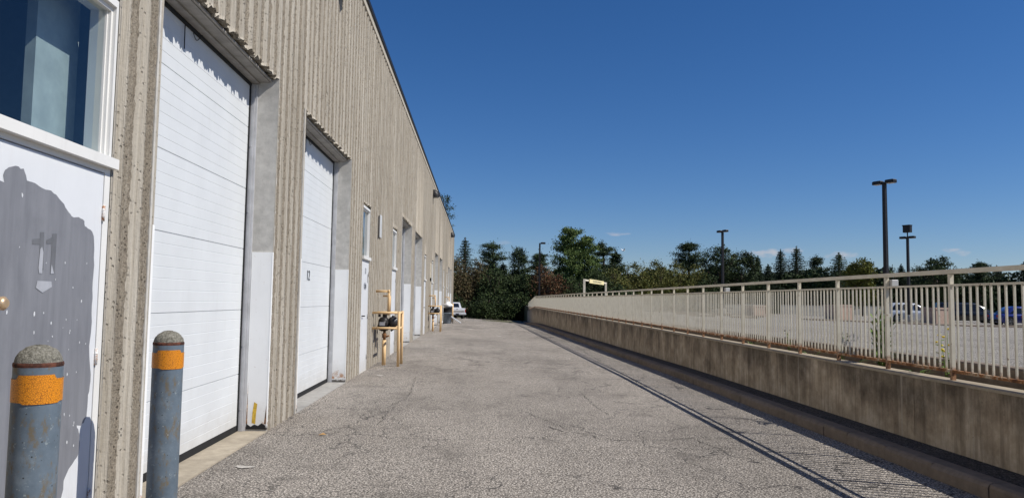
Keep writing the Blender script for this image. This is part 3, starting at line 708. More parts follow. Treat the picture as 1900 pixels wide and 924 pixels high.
# ---------------------------------------------------------------- gas meters and guards
M_reg = plain('regulator_grey', (.06, .06, .062), .4, .5)
def gas_meter(y, z0, label):
    t = tag(empty('gas_meter', (0, y, z0)), label, 'gas meter', 'gas meters along the warehouse wall')
    X = -2.12
    m = MB(); m.tube([(X, 0, -.05), (X, 0, .56)], .045, 14); m.build('riser_pipe', M_yel, t)
    m = MB(); m.tube([(X, 0, .52), (X, 0, .60), (X, 0, .62), (X, 0, .70), (X, 0, .72), (X, 0, .78)], [.03, .03, .05, .05, .03, .03], 12); m.tube([(X + .05, -.02, .64), (X + .11, -.03, .66)], .018, 8); m.build('valve', M_rustpipe, t)
    m = MB(); m.lathe([(.05, .76), (.11, .79), (.125, .85), (.125, .87), (.14, .875), (.14, .895), (.125, .90), (.12, 1.0), (.10, 1.05), (.05, 1.08)], X - .02, -.02, 20)
    m.tube([(X - .02, -.19, .93), (X - .02, -.17, .93), (X - .02, -.10, .93), (X - .02, .13, .93), (X - .02, .17, .93), (X - .02, .18, .93)], [.04, .085, .095, .095, .085, .04], 18); m.build('meter_body', M_darkm, t)
    m = MB(); m.tube([(X + .19, -.11, .97), (X + .19, -.07, .97), (X + .19, -.025, .97), (X + .19, -.02, .97), (X + .19, .02, .97), (X + .19, .025, .97), (X + .19, .07, .97), (X + .19, .10, .97)], [.03, .09, .105, .125, .125, .105, .08, .03], 22); m.tube([(X + .08, 0, .95), (X + .2, 0, .96)], .035, 10); m.tube([(X + .19, 0, 1.06), (X + .19, 0, 1.12)], .03, 10); m.tube([(X + .19, 0, .87), (X + .19, 0, .80), (X + .14, 0, .77)], .022, 8); m.build('regulator', M_reg, t)
    m = MB(); m.box(X - .09, X + .03, -.205, -.192, .89, .97); m.build('dial', M_lightgrey, t)
    m = MB(); m.tube([(X, 0, 1.05), (X, 0, 1.2)], .05, 10); m.tube([(X - .12, 0, 1.08), (X - .12, 0, 1.16), (X - .12, 0, 1.16)], .03, 8); m.build('union', M_darkm, t)
    m = MB(); m.tube([(X + .08, 0, 1.12), (X + .08, 0, 1.655), (X + .075, 0, 1.66), (WX - .04, 0, 1.66)], .028, 10); m.tube([(X + .1, 0, 1.66), (X + .06, 0, 1.66)], .04, 10)
    m.tube([(X + .10, .06, 1.2), (X + .10, .06, 1.55), (X + .095, .06, 1.555), (X - .06, .06, 1.555)], .02, 8); m.build('outlet_pipe', M_yel, t)
    return t
def meter_guard(y, z0, label):
    t = tag(empty('meter_guard', (0, y, z0)), label, 'pipe guard', 'pipe guards in front of the gas meters')
    for yy in (-.33, .36):
        m = MB(); m.tube([(-1.76, yy, -.04), (-1.76, yy, 1.215)], .032, 12); m.build('leg', M_yel, t)
    for zz in (.84, 1.18):
        m = MB()
        for yy in (-.33, .36): m.tube([(WX - .04, yy, zz), (-1.76, yy, zz)], .025, 10)
        m.tube([(-1.76, -.33, zz), (-1.76, .36, zz)], .025, 10); m.build('rail', M_yel, t)
    return t
for (y, lm, lg) in ((16.95, 'nearest gas meter, black body on a rusty yellow riser beside door 13', 'nearest yellow pipe guard around the first gas meter'),
                    (34.9, 'second gas meter, black body between far roll up doors', 'second yellow pipe guard, halfway down the wall before the rubbish bins'),
                    (51.2, 'farthest gas meter, small dark body behind the rubbish bins by the pickup', 'farthest pipe guard, behind the white bag beside the pickup truck')):
    gas_meter(y, zdrive(-2, y), lm); meter_guard(y - .02, zdrive(-2, y), lg)
t = tag(empty('wall_conduit', (WX, 35.3, 0)), 'thin cream conduit with a small black box rising above the second gas meter', 'conduit')
m = MB(); m.tube([(.025, 0, 1.2), (.025, 0, 3.2)], .016, 8); m.build('pipe', M_fence, t); m = MB(); m.box(0, .07, -.06, .06, 2.35, 2.5); m.build('junction_box', M_darkm, t)

# ---------------------------------------------------------------- bins, bag, board, small stuff
M_binm = plain('grey_bin_plastic', (.12, .14, .16), .5)
bin_ = tag(empty('rubbish_bin', (-1.93, 46.4, 0)), 'round grey plastic rubbish bin standing open on the driveway', 'bin')
m = MB(); m.lathe([(.20, 0), (.25, .60), (.275, .60), (.275, .66), (.255, .66), (.235, .62), (.19, .05)], 0, 0, 24, cap=False); m.lathe([(.2, .0), (.01, .001)], 0, 0, 24); m.build('body', M_binm, bin_)
for sx in (-1, 1): m = MB(); m.tube([(sx * .26, -.06, .5), (sx * .31, -.05, .49), (sx * .31, .05, .49), (sx * .26, .06, .5)], .014, 8); m.build('handle', M_binm, bin_)
b2 = tag(empty('black_barrel', (-2.0, 48.4, 0)), 'black barrel with a white bag on it, behind the grey bin', 'barrel')
m = MB(); m.lathe([(.26, 0), (.28, .05), (.28, .3), (.295, .31), (.28, .33), (.28, .62), (.295, .64), (.28, .66), (.28, .92), (.30, .93), (.30, .95), (.01, .94)], 0, 0, 24); m.build('body', M_black, b2)
def bag(name, loc, r, sq, label):
    V = []; n1, n2 = 20, 12; r1 = random.Random(3)
    for j in range(n2 + 1):
        ph = math.pi * j / n2
        for k_ in range(n1):
            th = 2 * math.pi * k_ / n1; q = 1 + .10 * math.sin(5 * th + 2 * ph) + r1.uniform(-.05, .05)
            V.append((r * q * math.sin(ph) * math.cos(th), r * q * math.sin(ph) * math.sin(th), sq * r * (1 - math.cos(ph)) * (.8 if j < n2 - 1 else 1.1)))
    m = MB(); m.add(V, [(j * n1 + k_, j * n1 + (k_ + 1) % n1, (j + 1) * n1 + (k_ + 1) % n1, (j + 1) * n1 + k_) for j in range(n2) for k_ in range(n1)], True)
    o = m.build(name, M_bird, fix=False); o.location = loc; return tag(o, label, 'bag')
bag('rubbish_bag', (-1.98, 48.4, .955), .30, .62, 'crumpled white rubbish bag on top of the black barrel')
t = tag(empty('leaning_board', (-1.45, 47.0, 0)), 'white board propped at a slant beside the grey rubbish bin', 'board')
m = MB(); m.prism([(-.28, .40), (.34, .0), (.375, .035), (-.245, .44)], -.35, .35, 1); m.build('panel', M_door, t)
m = MB(); m.box(-.18, -.13, -.1, .1, 0, .33); m.build('strut', M_header, t)
for (x, y, h, lab) in ((-2.22, 45.8, .16, 'small white plastic bottle against the wall left of the bin'), (-2.12, 45.5, .12, 'small dark can on the asphalt left of the bin')):
    m = MB(); m.lathe([(.045, 0), (.05, .01), (.05, h * .7), (.02, h * .85), (.02, h), (.001, h)], 0, 0, 12); o = m.build('bottle' if h > .15 else 'drink_can', M_door if h > .15 else M_black); o.location = (x, y, 0); tag(o, lab, 'bottle' if h > .15 else 'can')

# dry leaf
m = MB(); m.add([(0, 0, .008), (.05, .02, .03), (.09, 0, .012), (.05, -.03, .02)], [(0, 1, 2, 3)]); o = m.build('dry_leaf', plain('leaf_brown', (.5, .3, .12), .8), fix=False); o.location = (-1.72, 8.25, 0); tag(o, 'dry tan leaf lying on the asphalt near the first door', 'leaf')

# ---------------------------------------------------------------- bollards
def bollard(x, y, zt, r, label, seed):
    t = tag(empty('bollard', (x, y, 0)), label, 'bollard', 'steel bollards by the warehouse doors')
    m = MB(); m.lathe([(r, -.1), (r, zt)], 0, 0, 48, cap=False); m.build('pipe', M_boll, t)
    m = MB(); pr = [(r * 1.0, zt - .012), (r * 1.02, zt - .004), (r * 1.0, zt + .004), (r * .93, zt + .006)]; m.lathe(pr, 0, 0, 48, cap=False); m.build('rim', M_rim, t)
    rr = random.Random(seed); V = []; n1, n2 = 40, 9
    for j in range(n2 + 1):
        q = j / n2
        for k_ in range(n1):
            th = 2 * math.pi * k_ / n1; rad = r * .97 * math.cos(q * math.pi / 2) ** .9 if j < n2 else 0
            V.append((rad * math.cos(th) * rr.uniform(.985, 1.01), rad * math.sin(th) * rr.uniform(.985, 1.01), zt + .003 + .066 * math.sin(q * math.pi / 2) ** 1.1 + rr.uniform(-.0035, .0035)))
    m = MB(); m.add(V, [(j * n1 + k_, j * n1 + (k_ + 1) % n1, (j + 1) * n1 + (k_ + 1) % n1, (j + 1) * n1 + k_) for j in range(n2) for k_ in range(n1)], True); m.build('cap', M_cap, t, fix=False)
    # two overlapping bands of tape
    m = MB(); V = []
    for k_ in range(49):
        th = 2 * math.pi * k_ / 48; top = zt - .055 + (.016 if -1.9 < ((th + math.pi) % (2 * math.pi)) - math.pi < -.3 else 0); bot = zt - .148 + (.006 if k_ % 24 < 12 else 0)
        q = r + .0022 + (.0012 if top > zt - .05 else 0)
        V += [(q * math.cos(th), q * math.sin(th), bot), (q * math.cos(th), q * math.sin(th), top)]
    m.add(V, [(2 * i, 2 * i + 2, 2 * i + 3, 2 * i + 1) for i in range(48)], True); m.build('reflective_tape', M_tape, t, fix=False)
bollard(-1.694, 2.957, 1.232, .084, 'nearest blue grey steel bollard with amber tape, in front of the peeling grey door', 1)
bollard(-1.816, 4.457, 1.222, .084, 'second blue grey bollard with amber tape, in front of the first roll up door', 2)

# ---------------------------------------------------------------- retaining wall and fence
rw = tag(empty('retaining_wall', (4.5, 0, 0)), 'low stained concrete retaining wall under the cream fence', 'wall'); rw.location = (0, 0, 0)
ysw = [-12] + [7.5 + 3.4 * i for i in range(-3, 16)] + [60] + [63, 66, 69, 72, 75, 78, 80.5]
ysw = sorted(set(ysw)); m = MB()
for a, b in zip(ysw[:-1], ysw[1:]):
    V = []
    for yy in (a + .004, b - .004):
        xf = fenceX(yy) - .1; V += [(xf, yy, -1.2), (xf, yy, walltop(yy) - .028), (xf + .2, yy, walltop(yy) - .028), (xf + .2, yy, -1.2)]
    m.add(V, [(0, 1, 5, 4), (1, 2, 6, 5), (2, 3, 7, 6), (3, 2, 1, 0), (4, 5, 6, 7)])
m.build('wall_face', M_retain, rw)
m = MB()
for a, b in zip(ysw[:-1], ysw[1:]):
    V = []
    for yy in (a, b):
        xf = fenceX(yy) - .108; z = walltop(yy); V += [(xf, yy, z - .03), (xf, yy, z - .008), (xf + .012, yy, z), (xf + .22, yy, z), (xf + .22, yy, z - .03)]
    m.add(V, [(i, i + 1, i + 6, i + 5) for i in range(4)])
m.build('coping', M_coping, rw)
fn = tag(empty('railing', (4.6, 0, 0)), 'long cream metal railing with thin rusty balusters on the retaining wall', 'fence'); fn.location = (0, 0, 0)
def railmesh(name, zoff, h, w, mat):
    m = MB(); ys_ = [1.4, 60, 80.4]
    for a, b in zip(ys_[:-1], ys_[1:]):
        V = []
        for yy in (a, b):
            x = fenceX(yy); z = (railtop(yy) if zoff > .5 else walltop(yy)) + (zoff if zoff <= .5 else zoff - 1)
            V += [(x - w / 2, yy, z - h), (x - w / 2, yy, z), (x + w / 2, yy, z), (x + w / 2, yy, z - h)]
        m.add(V, [(0, 1, 5, 4), (1, 2, 6, 5), (2, 3, 7, 6), (3, 0, 4, 7), (3, 2, 1, 0), (4, 5, 6, 7)])
    m.build(name, mat, fn)
railmesh('top_rail', 1.0, .042, .05, M_fence)
railmesh('middle_rail', .857, .020, .03, M_fence)
railmesh('bottom_rail', .085, .028, .035, M_rustrail)
pm = MB(); pm.box(-.0185, .0185, -.0185, .0185, 0, 1.0); pmesh = pm.mesh('post', M_post)
bm_ = MB(); bm_.box(-.008, .008, -.008, .008, 0, 1); bmesh_ = bm_.mesh('baluster', M_bal)
posts = []; y = 7.04 - 1.145 * 4
while y < 80.3: posts.append(y); y += 1.138
for i, y in enumerate(posts):
    o = bpy.data.objects.new('post', pmesh); COL.objects.link(o); o.parent = fn; z0 = walltop(y)
    o.location = (fenceX(y), y, z0); o.scale = (1, 1, railtop(y) - .047 - z0)
rest = MB(); cnt = 0
for i in range(len(posts) - 1):
    for k_ in range(1, 12):
        y = posts[i] + (posts[i + 1] - posts[i]) * k_ / 12; z0 = walltop(y) + .072; z1 = railtop(y) - .155; x = fenceX(y)
        if y > 5.2 and cnt < 100:
            o = bpy.data.objects.new('baluster', bmesh_); COL.objects.link(o); o.parent = fn; o.location = (x + random.gauss(0, .0015), y + random.gauss(0, .002), z0); o.scale = (1, 1, z1 - z0)
            o.rotation_euler = (random.gauss(0, .003), 0, random.gauss(0, .04)); cnt += 1
        else: rest.box(x - .008, x + .008, y - .008, y + .008, z0, z1)
o = rest.build('balusters', fencem('cream_far_baluster_paint', .94), fn, fix=False); o['kind'] = 'stuff'
# small white boxes on two posts
for (y, lab) in ((8.12, 'small white box fixed high on the railing post before the tall weed'), (13.70, 'small white box on a railing post halfway along, under the double lamp')):
    t = tag(empty('post_box', (fenceX(y), y, 1.735)), lab, 'box', 'small white boxes on railing posts')
    m = MB(); m.bbox(.023, .10, -.04, .035, -.035, .055, .006); m.build('case', M_door, t); m = MB(); m.box(.0190, .0225, -.03, .03, -.03, .05); m.build('bracket', M_grey, t)

# ---------------------------------------------------------------- vegetation
def leafmat(name, cols, trans=.15):
    n = NM(name, .7, 0, .25)
    ni = n.noise(1.1, 4, .6); g = n.n('ShaderNodeNewGeometry')
    r1 = n.ramp(g.outputs['Random Per Island'], [(i / (len(cols) - 1), cc_) for i, cc_ in enumerate(cols)])
    mlt = n.ramp(ni, [(.35, .6), (.65, 1.3)])
    n.color(n.mix(1, r1, mlt, 'MULTIPLY'))
    return n.m
ML = {
 'spruce': leafmat('spruce_needles', [(.014, .028, .014), (.024, .042, .018), (.036, .056, .022)]),
 'pine': leafmat('pine_needles', [(.020, .038, .015), (.038, .062, .021), (.062, .085, .028)]),
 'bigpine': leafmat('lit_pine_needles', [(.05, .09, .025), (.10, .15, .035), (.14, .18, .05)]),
 'round': leafmat('dark_leaves', [(.018, .034, .013), (.034, .056, .018), (.052, .075, .023)]),
 'yellow': leafmat('yellow_green_leaves', [(.09, .11, .015), (.16, .15, .02), (.07, .09, .02)]),
 'olive': leafmat('olive_leaves', [(.065, .08, .02), (.13, .14, .032), (.17, .145, .035), (.08, .11, .025)]),
 'green': leafmat('shrub_leaves', [(.018, .032, .010), (.038, .060, .017), (.06, .085, .024)]),
 'red': leafmat('reddish_leaves', [(.12, .045, .025), (.20, .085, .04), (.07, .06, .025), (.14, .10, .05)]),
 'brown': leafmat('brown_olive_leaves', [(.08, .06, .025), (.13, .09, .04), (.055, .065, .022), (.15, .11, .06)]),
 'weed': leafmat('weed_leaves', [(.08, .14, .03), (.14, .22, .04), (.22, .24, .09)]),
}
M_bark = plain('bark', (.06, .045, .035), .95)
M_paleb = plain('pale_bark', (.16, .13, .10), .95)
def leaves(P, size, asp=.6, updir=None):
    """quads at points P; returns V,F"""
    n_ = len(P); a = rng.normal(size=(n_, 3)); a /= np.linalg.norm(a, axis=1)[:, None]
    b = rng.normal(size=(n_, 3)); b -= a * (a * b).sum(1)[:, None]; b /= np.linalg.norm(b, axis=1)[:, None]
    s_ = size * rng.uniform(.55, 1.35, (n_, 1)); a = a * s_; b = b * s_ * asp
    cup = np.cross(a, b); cup /= (np.linalg.norm(cup, axis=1)[:, None] + 1e-9); cup *= s_ * .2
    V = np.stack([P - a, P - b * .9 + cup, P + a, P + b * .9 + cup], 1).reshape(-1, 3)
    Fq = np.arange(n_ * 4).reshape(n_, 4); return V, Fq
def branch_tree(kind, seed):
    """unit-ish tree: height 1, radius ~ .3: returns leaf points list and trunk MB"""
    g = np.random.default_rng(seed); pts = []; tr = MB()
    if kind == 'spruce':
        tr.tube([(0, 0, 0), (.002, 0, .5), (0, 0, 1.0)], [.022, .013, .002], 6); pts.append(np.stack([g.normal(0, .003, 60), g.normal(0, .003, 60), g.uniform(.93, 1.0, 60)], 1))
        zf = 1 - g.uniform(.02, 1, 3600) ** .6; rf = .13 * (1 - zf) * g.uniform(0, 1, 3600) ** .6; tf = g.uniform(0, 6.28, 3600); pts.append(np.stack([rf * np.cos(tf), rf * np.sin(tf), zf], 1))
        nl = 26
        for i in range(nl):
            z = .06 + .92 * (i / nl) ** .92; L_ = .20 * (1 - z) ** .9 + .006; nb = 9
            for k_ in range(nb):
                th = 2 * math.pi * (k_ + g.uniform(-.3, .3)) / nb + i * .9; ll = L_ * g.uniform(.6, 1.25)
                n_ = int(14 + 420 * ll)
                t_ = g.uniform(.08, 1, n_); spread = .016 * (1 - t_ * .6)
                x = np.cos(th) * ll * t_; y_ = np.sin(th) * ll * t_; zz = z - ll * t_ * .28 + ll * .12 * t_ ** 2
                pts.append(np.stack([x + g.normal(0, 1, n_) * spread * .5, y_ + g.normal(0, 1, n_) * spread * .5, zz + g.normal(0, .007, n_)], 1))
    elif kind == 'pine':
        bend = g.uniform(-.03, .03)
        tr.tube([(0, 0, 0), (bend, 0, .5), (bend * .5, 0, .96)], [.02, .012, .003], 6)
        for i in range(60):
            z = .20 + .74 * g.uniform() ** .85; th = g.uniform(0, 6.28); L_ = (.30 * (1.02 - z) ** .85 + .015) * g.uniform(.55, 1.25)
            e = np.array([math.cos(th) * L_, math.sin(th) * L_, z + L_ * g.uniform(.18, .55)])
            tr.tube([(bend * .7, 0, z), tuple(e * .6 + np.array([0, 0, z]) * .4), tuple(e)], [.006, .004, .001], 4)
            for q in np.linspace(.3, 1, 4):
                c0 = np.array([0, 0, z]) * (1 - q) + e * q; n_ = 60
                pts.append(c0 + g.normal(0, 1, (n_, 3)) * np.array([.024, .024, .013]))
        pts.append(np.array([0, 0, .95]) + g.normal(0, 1, (120, 3)) * np.array([.014, .014, .03]))
    elif kind == 'bigpine':
        for sgn, h in ((-.035, 1.0), (.13, .9)):
            tr.tube([(0, 0, 0), (sgn * .6, 0, .4), (sgn, 0, h * .97)], [.024, .015, .003], 6)
            for i in range(84):
                z = h * (.10 + .88 * (i / 84)); th = g.uniform(0, 6.28); L_ = (.27 * (1.03 - z / h) ** .5 * (1 if z > .2 else .75)) * g.uniform(.5, 1.2)
                e = np.array([sgn + math.cos(th) * L_, math.sin(th) * L_, z + L_ * g.uniform(.1, .5)])
                for q in np.linspace(.3, 1, 5):
                    c0 = np.array([sgn, 0, z]) * (1 - q) + e * q; n_ = 52
                    pts.append(c0 + g.normal(0, 1, (n_, 3)) * np.array([.024, .024, .016]))
    elif kind == 'column':
        tr.tube([(0, 0, 0), (.02, 0, .5), (.03, 0, .95)], [.02, .012, .003], 6)
        for i in range(70):
            z = .15 + .83 * g.uniform(); w = .10 * math.sin(min(1, (1.03 - z) * 3.2) * math.pi / 2) * (1 if z > .55 else 1.25)
            th = g.uniform(0, 6.28); q = g.uniform(.3, 1)
            pts.append(np.array([.03 * z + math.cos(th) * w * q, math.sin(th) * w * q, z]) + g.normal(0, 1, (170, 3)) * np.array([.025, .025, .022]))
    else:   # round crowned broadleaf
        tr.tube([(0, 0, 0), (.01, .01, .35), (0, 0, .6)], [.028, .02, .01], 7)
        for i in range(10):
            th = g.uniform(0, 6.28); tr.tube([(0, 0, g.uniform(.25, .5)), (math.cos(th) * .14, math.sin(th) * .14, .6), (math.cos(th) * .22, math.sin(th) * .22, g.uniform(.65, .85))], [.010, .006, .002], 4)
        for i in range(95):
            d = g.normal(size=3); d /= np.linalg.norm(d); q = g.uniform(.35, 1) ** .6
            c0 = np.array([d[0] * .27 * q, d[1] * .27 * q, .60 + d[2] * (.36 if d[2] > 0 else .42) * q]); s_ = g.uniform(.022, .05)
            pts.append(c0 + g.normal(0, 1, (95, 3)) * np.array([s_, s_, s_ * .7]))
    return np.concatenate(pts), tr
TM = {}
def tree(x, y, zb, H, rad, kind, mat, label, cat='tree', group='trees beyond the parking lot', name=None):
    e = tag(empty(name or {'spruce': 'spruce_tree', 'pine': 'pine_tree', 'bigpine': 'pine_tree', 'column': 'conifer_tree'}.get(kind, 'broadleaf_tree'), (x, y, zb), random.uniform(0, 6.28) if kind not in ('bigpine', 'column') else .2), label, cat, group)
    P, tr = branch_tree(kind, random.randint(0, 99999))
    base = {'spruce': .20, 'pine': .24, 'bigpine': .30, 'column': .12}.get(kind, .29); k_ = rad / base
    V, Fq = leaves(P * np.array([k_, k_, H]), {'round': .13, 'spruce': .085, 'column': .10, 'bigpine': .11}.get(kind, .10))
    tr.v = [(q[0] * k_, q[1] * k_, q[2] * H) for q in tr.v]
    for nm, me in (('crown', npmesh('crown', V, Fq, ML[mat])), ('trunk', tr.mesh('trunk', M_bark))):
        o = bpy.data.objects.new(nm, me); COL.objects.link(o); o.parent = e
    return e
TR = [
 (-2.3, 117.8, 11.4, 2.6, 'spruce', 'spruce', 'dark pointed spruce nearest the warehouse corner'),
 (2.1, 111.7, 10.4, 2.6, 'pine', 'pine', 'open branched dark pine above the brown shrubs behind the driveway'),
 (5.2, 104.6, 8.9, 1.3, 'column', 'round', 'narrow dark column shaped conifer left of the single arm lamp'),
 (3.4, 105.8, 6.9, 1.6, 'spruce', 'spruce', 'short dark spruce between the open pine and the column shaped conifer'),
 (9.9, 119.4, 9.4, 2.0, 'pine', 'pine', 'dark pine directly behind the single arm lamp'),
 (12.3, 97.1, 11.2, 3.3, 'bigpine', 'bigpine', 'tallest broad light green pine with two tops'),
 (18.2, 108.9, 10.5, 2.4, 'pine', 'pine', 'dark pine just right of the tallest two topped pine'),
 (21.2, 113.9, 9.5, 1.2, 'pine', 'pine', 'slim dark pine at the left end of the olive thicket'),
 (31.7, 110.3, 10.8, 2.5, 'pine', 'pine', 'lopsided dark pine at the right end of the olive thicket'),
 (33.9, 103.3, 9.9, 2.7, 'round', 'round', 'big round dark broadleaf tree behind the double lamp'),
 (37.4, 103.8, 9.5, 2.6, 'round', 'round', 'round dark broadleaf tree right of the double lamp'),
 (40.7, 106.1, 8.5, 1.3, 'spruce', 'spruce', 'thin spruce at the right side of the round dark trees'),
 (43.0, 108.1, 7.4, 1.8, 'spruce', 'spruce', 'lower spruce left of the two pointed spruces'),
 (45.6, 109.8, 9.8, 1.9, 'spruce', 'spruce', 'left one of the two tall pointed spruces'),
 (49.3, 112.6, 10.5, 2.5, 'spruce', 'spruce', 'right and taller one of the two pointed spruces'),
 (54.7, 117.4, 9.5, 1.7, 'pine', 'pine', 'small sparse pine standing alone right of the pointed spruces'),
 (53.5, 107.5, 9.3, 2.5, 'spruce', 'pine', 'wide green spruce just left of the yellow green tree'),
 (49.0, 92.7, 8.0, 1.9, 'round', 'yellow', 'yellow green broadleaf tree left of the tall lamp pole'),
 (63.0, 112.2, 7.8, 1.9, 'round', 'round', 'low dark broadleaf tree right behind the tall lamp pole'),
 (65.6, 112.0, 8.0, 1.6, 'spruce', 'spruce', 'low spruce behind the floodlight pole'),
 (64.9, 102.0, 8.9, 2.7, 'round', 'green', 'green tree with a tufted top rising over the white car'),
 (77.2, 114.6, 7.9, 2.4, 'round', 'round', 'broad dark tree behind the nearest wide railing post'),
 (77.7, 111.5, 8.6, 1.7, 'pine', 'pine', 'small pine whose tuft just clears the top rail'),
 (84.0, 116.2, 8.3, 1.8, 'spruce', 'spruce', 'second spruce from the right edge'),
 (87.0, 114.1, 8.8, 2.2, 'spruce', 'spruce', 'spruce nearest the right edge'),
 (66.8, 107.1, 7.0, 2.2, 'round', 'round', 'low round tree between the floodlight pole and the tufted tree')]
for (x, y, zt, rad, kd, mt, lab) in TR:
    zb = -.9 if x < 14 else 0
    rad *= {'spruce': 2.0, 'pine': 1.75, 'bigpine': 1.15, 'column': 1.25}.get(kd, 1.12)
    tree(x, y, zb, zt - zb, rad, kd, mt, lab)
# shrub belts, each shrub its own thing
def shrub(x, y, zb, rx, h, mat, label):
    e = tag(empty('shrub', (x, y, zb), random.uniform(0, 6.28)), label, 'shrub', 'shrubs closing off the far end'); g = rng; pts = []
    sc_ = np.array([rx, rx, h])
    for i in range(int(45 * h)):
        th = g.uniform(0, 6.28); rr = g.uniform(0, 1) ** .55; hh = (1 - .38 * rr ** 2) * g.uniform(.72, 1.05); z = hh * g.uniform(.02, 1) ** .6; s_ = g.uniform(.16, .42)
        pts.append(np.array([math.cos(th) * rr, math.sin(th) * rr, z]) * sc_ + g.normal(0, 1, (34, 3)) * np.array([s_, s_, s_ * .7]))
    tr = MB()
    for i in range(22):
        th = g.uniform(0, 6.28); rr = g.uniform(0, .85); p0 = np.array([math.cos(th) * rr, math.sin(th) * rr, (1 - .38 * rr * rr) * .9]) * sc_; L_ = g.uniform(.3, .9); d = np.array([g.normal(0, .4), g.normal(0, .4), 1.]); d /= np.linalg.norm(d)
        t_ = g.uniform(0, 1, 14)[:, None]; pts.append(p0 + d * L_ * t_ + g.normal(0, .05, (14, 3)))
    for i in range(7):
        th = g.uniform(0, 6.28); tr.tube([(0, 0, 0), (math.cos(th) * .2 * rx, math.sin(th) * .2 * rx, .4 * h), (math.cos(th) * .5 * rx, math.sin(th) * .5 * rx, .85 * h)], [.07, .05, .015], 5)
    P = np.concatenate(pts); P[:, 2] = np.abs(P[:, 2]); V, Fq = leaves(P, .105)
    for nm, me in (('crown', npmesh('crown', V, Fq, ML[mat])), ('trunk', tr.mesh('trunk', M_bark))):
        o = bpy.data.objects.new(nm, me); COL.objects.link(o); o.parent = e
    return e
SH = [(-5.5, 90, 2.2, 7.4, 'brown', 'tall brown shrub hard against the warehouse corner'), (-2.9, 91, 2.0, 7.6, 'brown', 'tall brown and olive shrub behind the pickup cab'),
 (-.4, 93, 2.1, 7.6, 'brown', 'rusty brown shrub above the pickup truck'), (1.7, 91, 2.0, 6.4, 'green', 'dark green shrub right of the pickup'),
 (3.4, 94, 2.1, 6.4, 'green', 'dark green shrub under the column shaped conifer'), (-3.5, 87.5, 1.6, 3.2, 'green', 'low green shrub behind the truck bed'),
 (.6, 87, 1.5, 2.9, 'green', 'low green shrub at the end of the asphalt, left'), (2.9, 88, 1.5, 2.7, 'green', 'low dark shrub in the middle of the driveway end'),
 (4.9, 88.5, 1.5, 3.2, 'green', 'low dark shrub where the railing ends'), (5.8, 92, 1.9, 5.8, 'green', 'dark shrub behind the end of the railing'),
 (7.9, 92, 1.9, 6.8, 'red', 'reddish brown shrub below the single arm lamp'), (9.8, 90, 1.6, 5.4, 'red', 'lower red brown shrub right of the lamp pole'),
 (11.6, 90, 2.0, 5.4, 'green', 'green shrub at the foot of the two topped pine'), (14.6, 92, 2.2, 5.4, 'green', 'green shrub behind the clearance bar gantry, left'),
 (17.6, 96, 2.3, 5.8, 'olive', 'olive thicket shrub right of the two topped pine'), (20.8, 98, 2.5, 6.6, 'olive', 'olive thicket shrub above the clearance bar'),
 (23.8, 99, 2.5, 6.9, 'olive', 'tall olive thicket shrub, third along'), (26.8, 100, 2.5, 6.9, 'olive', 'olive yellow thicket shrub in the middle of the thicket'),
 (29.6, 101, 2.4, 6.7, 'olive', 'olive thicket shrub under the lopsided pine'), (31.2, 99, 2.0, 5.2, 'green', 'green shrub between the thicket and the round dark trees'),
 (17.5, 91, 1.8, 3.4, 'green', 'low bright green shrub right of the gantry')]
for (x, y, rx, h, mt, lab) in SH:
    shrub(x, y, (-.95 if x < 5 else (-.9 if x < 12 else .2)), rx, h, mt, lab)
# far mass of woods behind everything
def wood_mass():
    pts = []; g = rng
    for (x0, x1, y0, y1, z0, z1, n_) in ((-14, 6, 96, 108, -1, 6.2, 15000), (5, 30, 104, 116, -1, 6.6, 18000), (29, 62, 108, 120, -.2, 7.2, 34000), (60, 104, 114, 126, -.2, 7.3, 36000)):
        x = g.uniform(x0, x1, n_); y_ = g.uniform(y0, y1, n_); top = z1 * (.78 + .22 * np.sin(x * .9) * np.sin(x * .37 + 1)); z = z0 + (top - z0) * g.uniform(0, 1, n_) ** .8
        pts.append(np.stack([x, y_, z], 1))
    V, Fq = leaves(np.concatenate(pts), .33); me = npmesh('woods', V, Fq, ML['round']); o = bpy.data.objects.new('woods', me); COL.objects.link(o)
    tag(o, 'dark mass of woods filling the gaps of the tree line', 'woods', kind='stuff')
wood_mass()
# sparse tree behind the warehouse corner
e = tag(empty('sparse_tree', (-3.6, 77.5, -.4)), 'sparse bare branched tree peeping past the roof edge of the warehouse', 'tree')
m = MB(); g = np.random.default_rng(5); pts = []
m.tube([(-1, 0, 0), (-.9, 0, 5), (-.5, 0, 9), (-.2, 0, 12.4)], [.16, .12, .07, .02], 7)
for i in range(34):
    z = 4.5 + 8 * (i / 34); th = g.uniform(-.7, .7) if i % 2 else g.uniform(0, 6.28); L_ = g.uniform(.6, 1.7) * (1.25 - i / 50)
    p0 = np.array([-.8 + .6 * i / 34, 0, z]); p2 = p0 + np.array([math.cos(th) * L_, math.sin(th) * L_, L_ * .55]); p1 = (p0 + p2) / 2 + np.array([0, 0, .22])
    p3 = p2 + np.array([math.cos(th) * .35, 0, -.05])
    m.tube([p0, p1, p2, p3], [.03, .022, .014, .006], 5)
    if z > 9.6:
        for q in (.6, .85, 1): pts.append((p0 * (1 - q) + p2 * q) + g.normal(0, .16, (24, 3)))
    elif g.uniform() < .5: pts.append(p2 + g.normal(0, .14, (12, 3)))
m.build('trunk', M_paleb, e); V, Fq = leaves(np.concatenate(pts), .085); me = npmesh('crown', V, Fq, ML['green']); o = bpy.data.objects.new('crown', me); COL.objects.link(o); o.parent = e

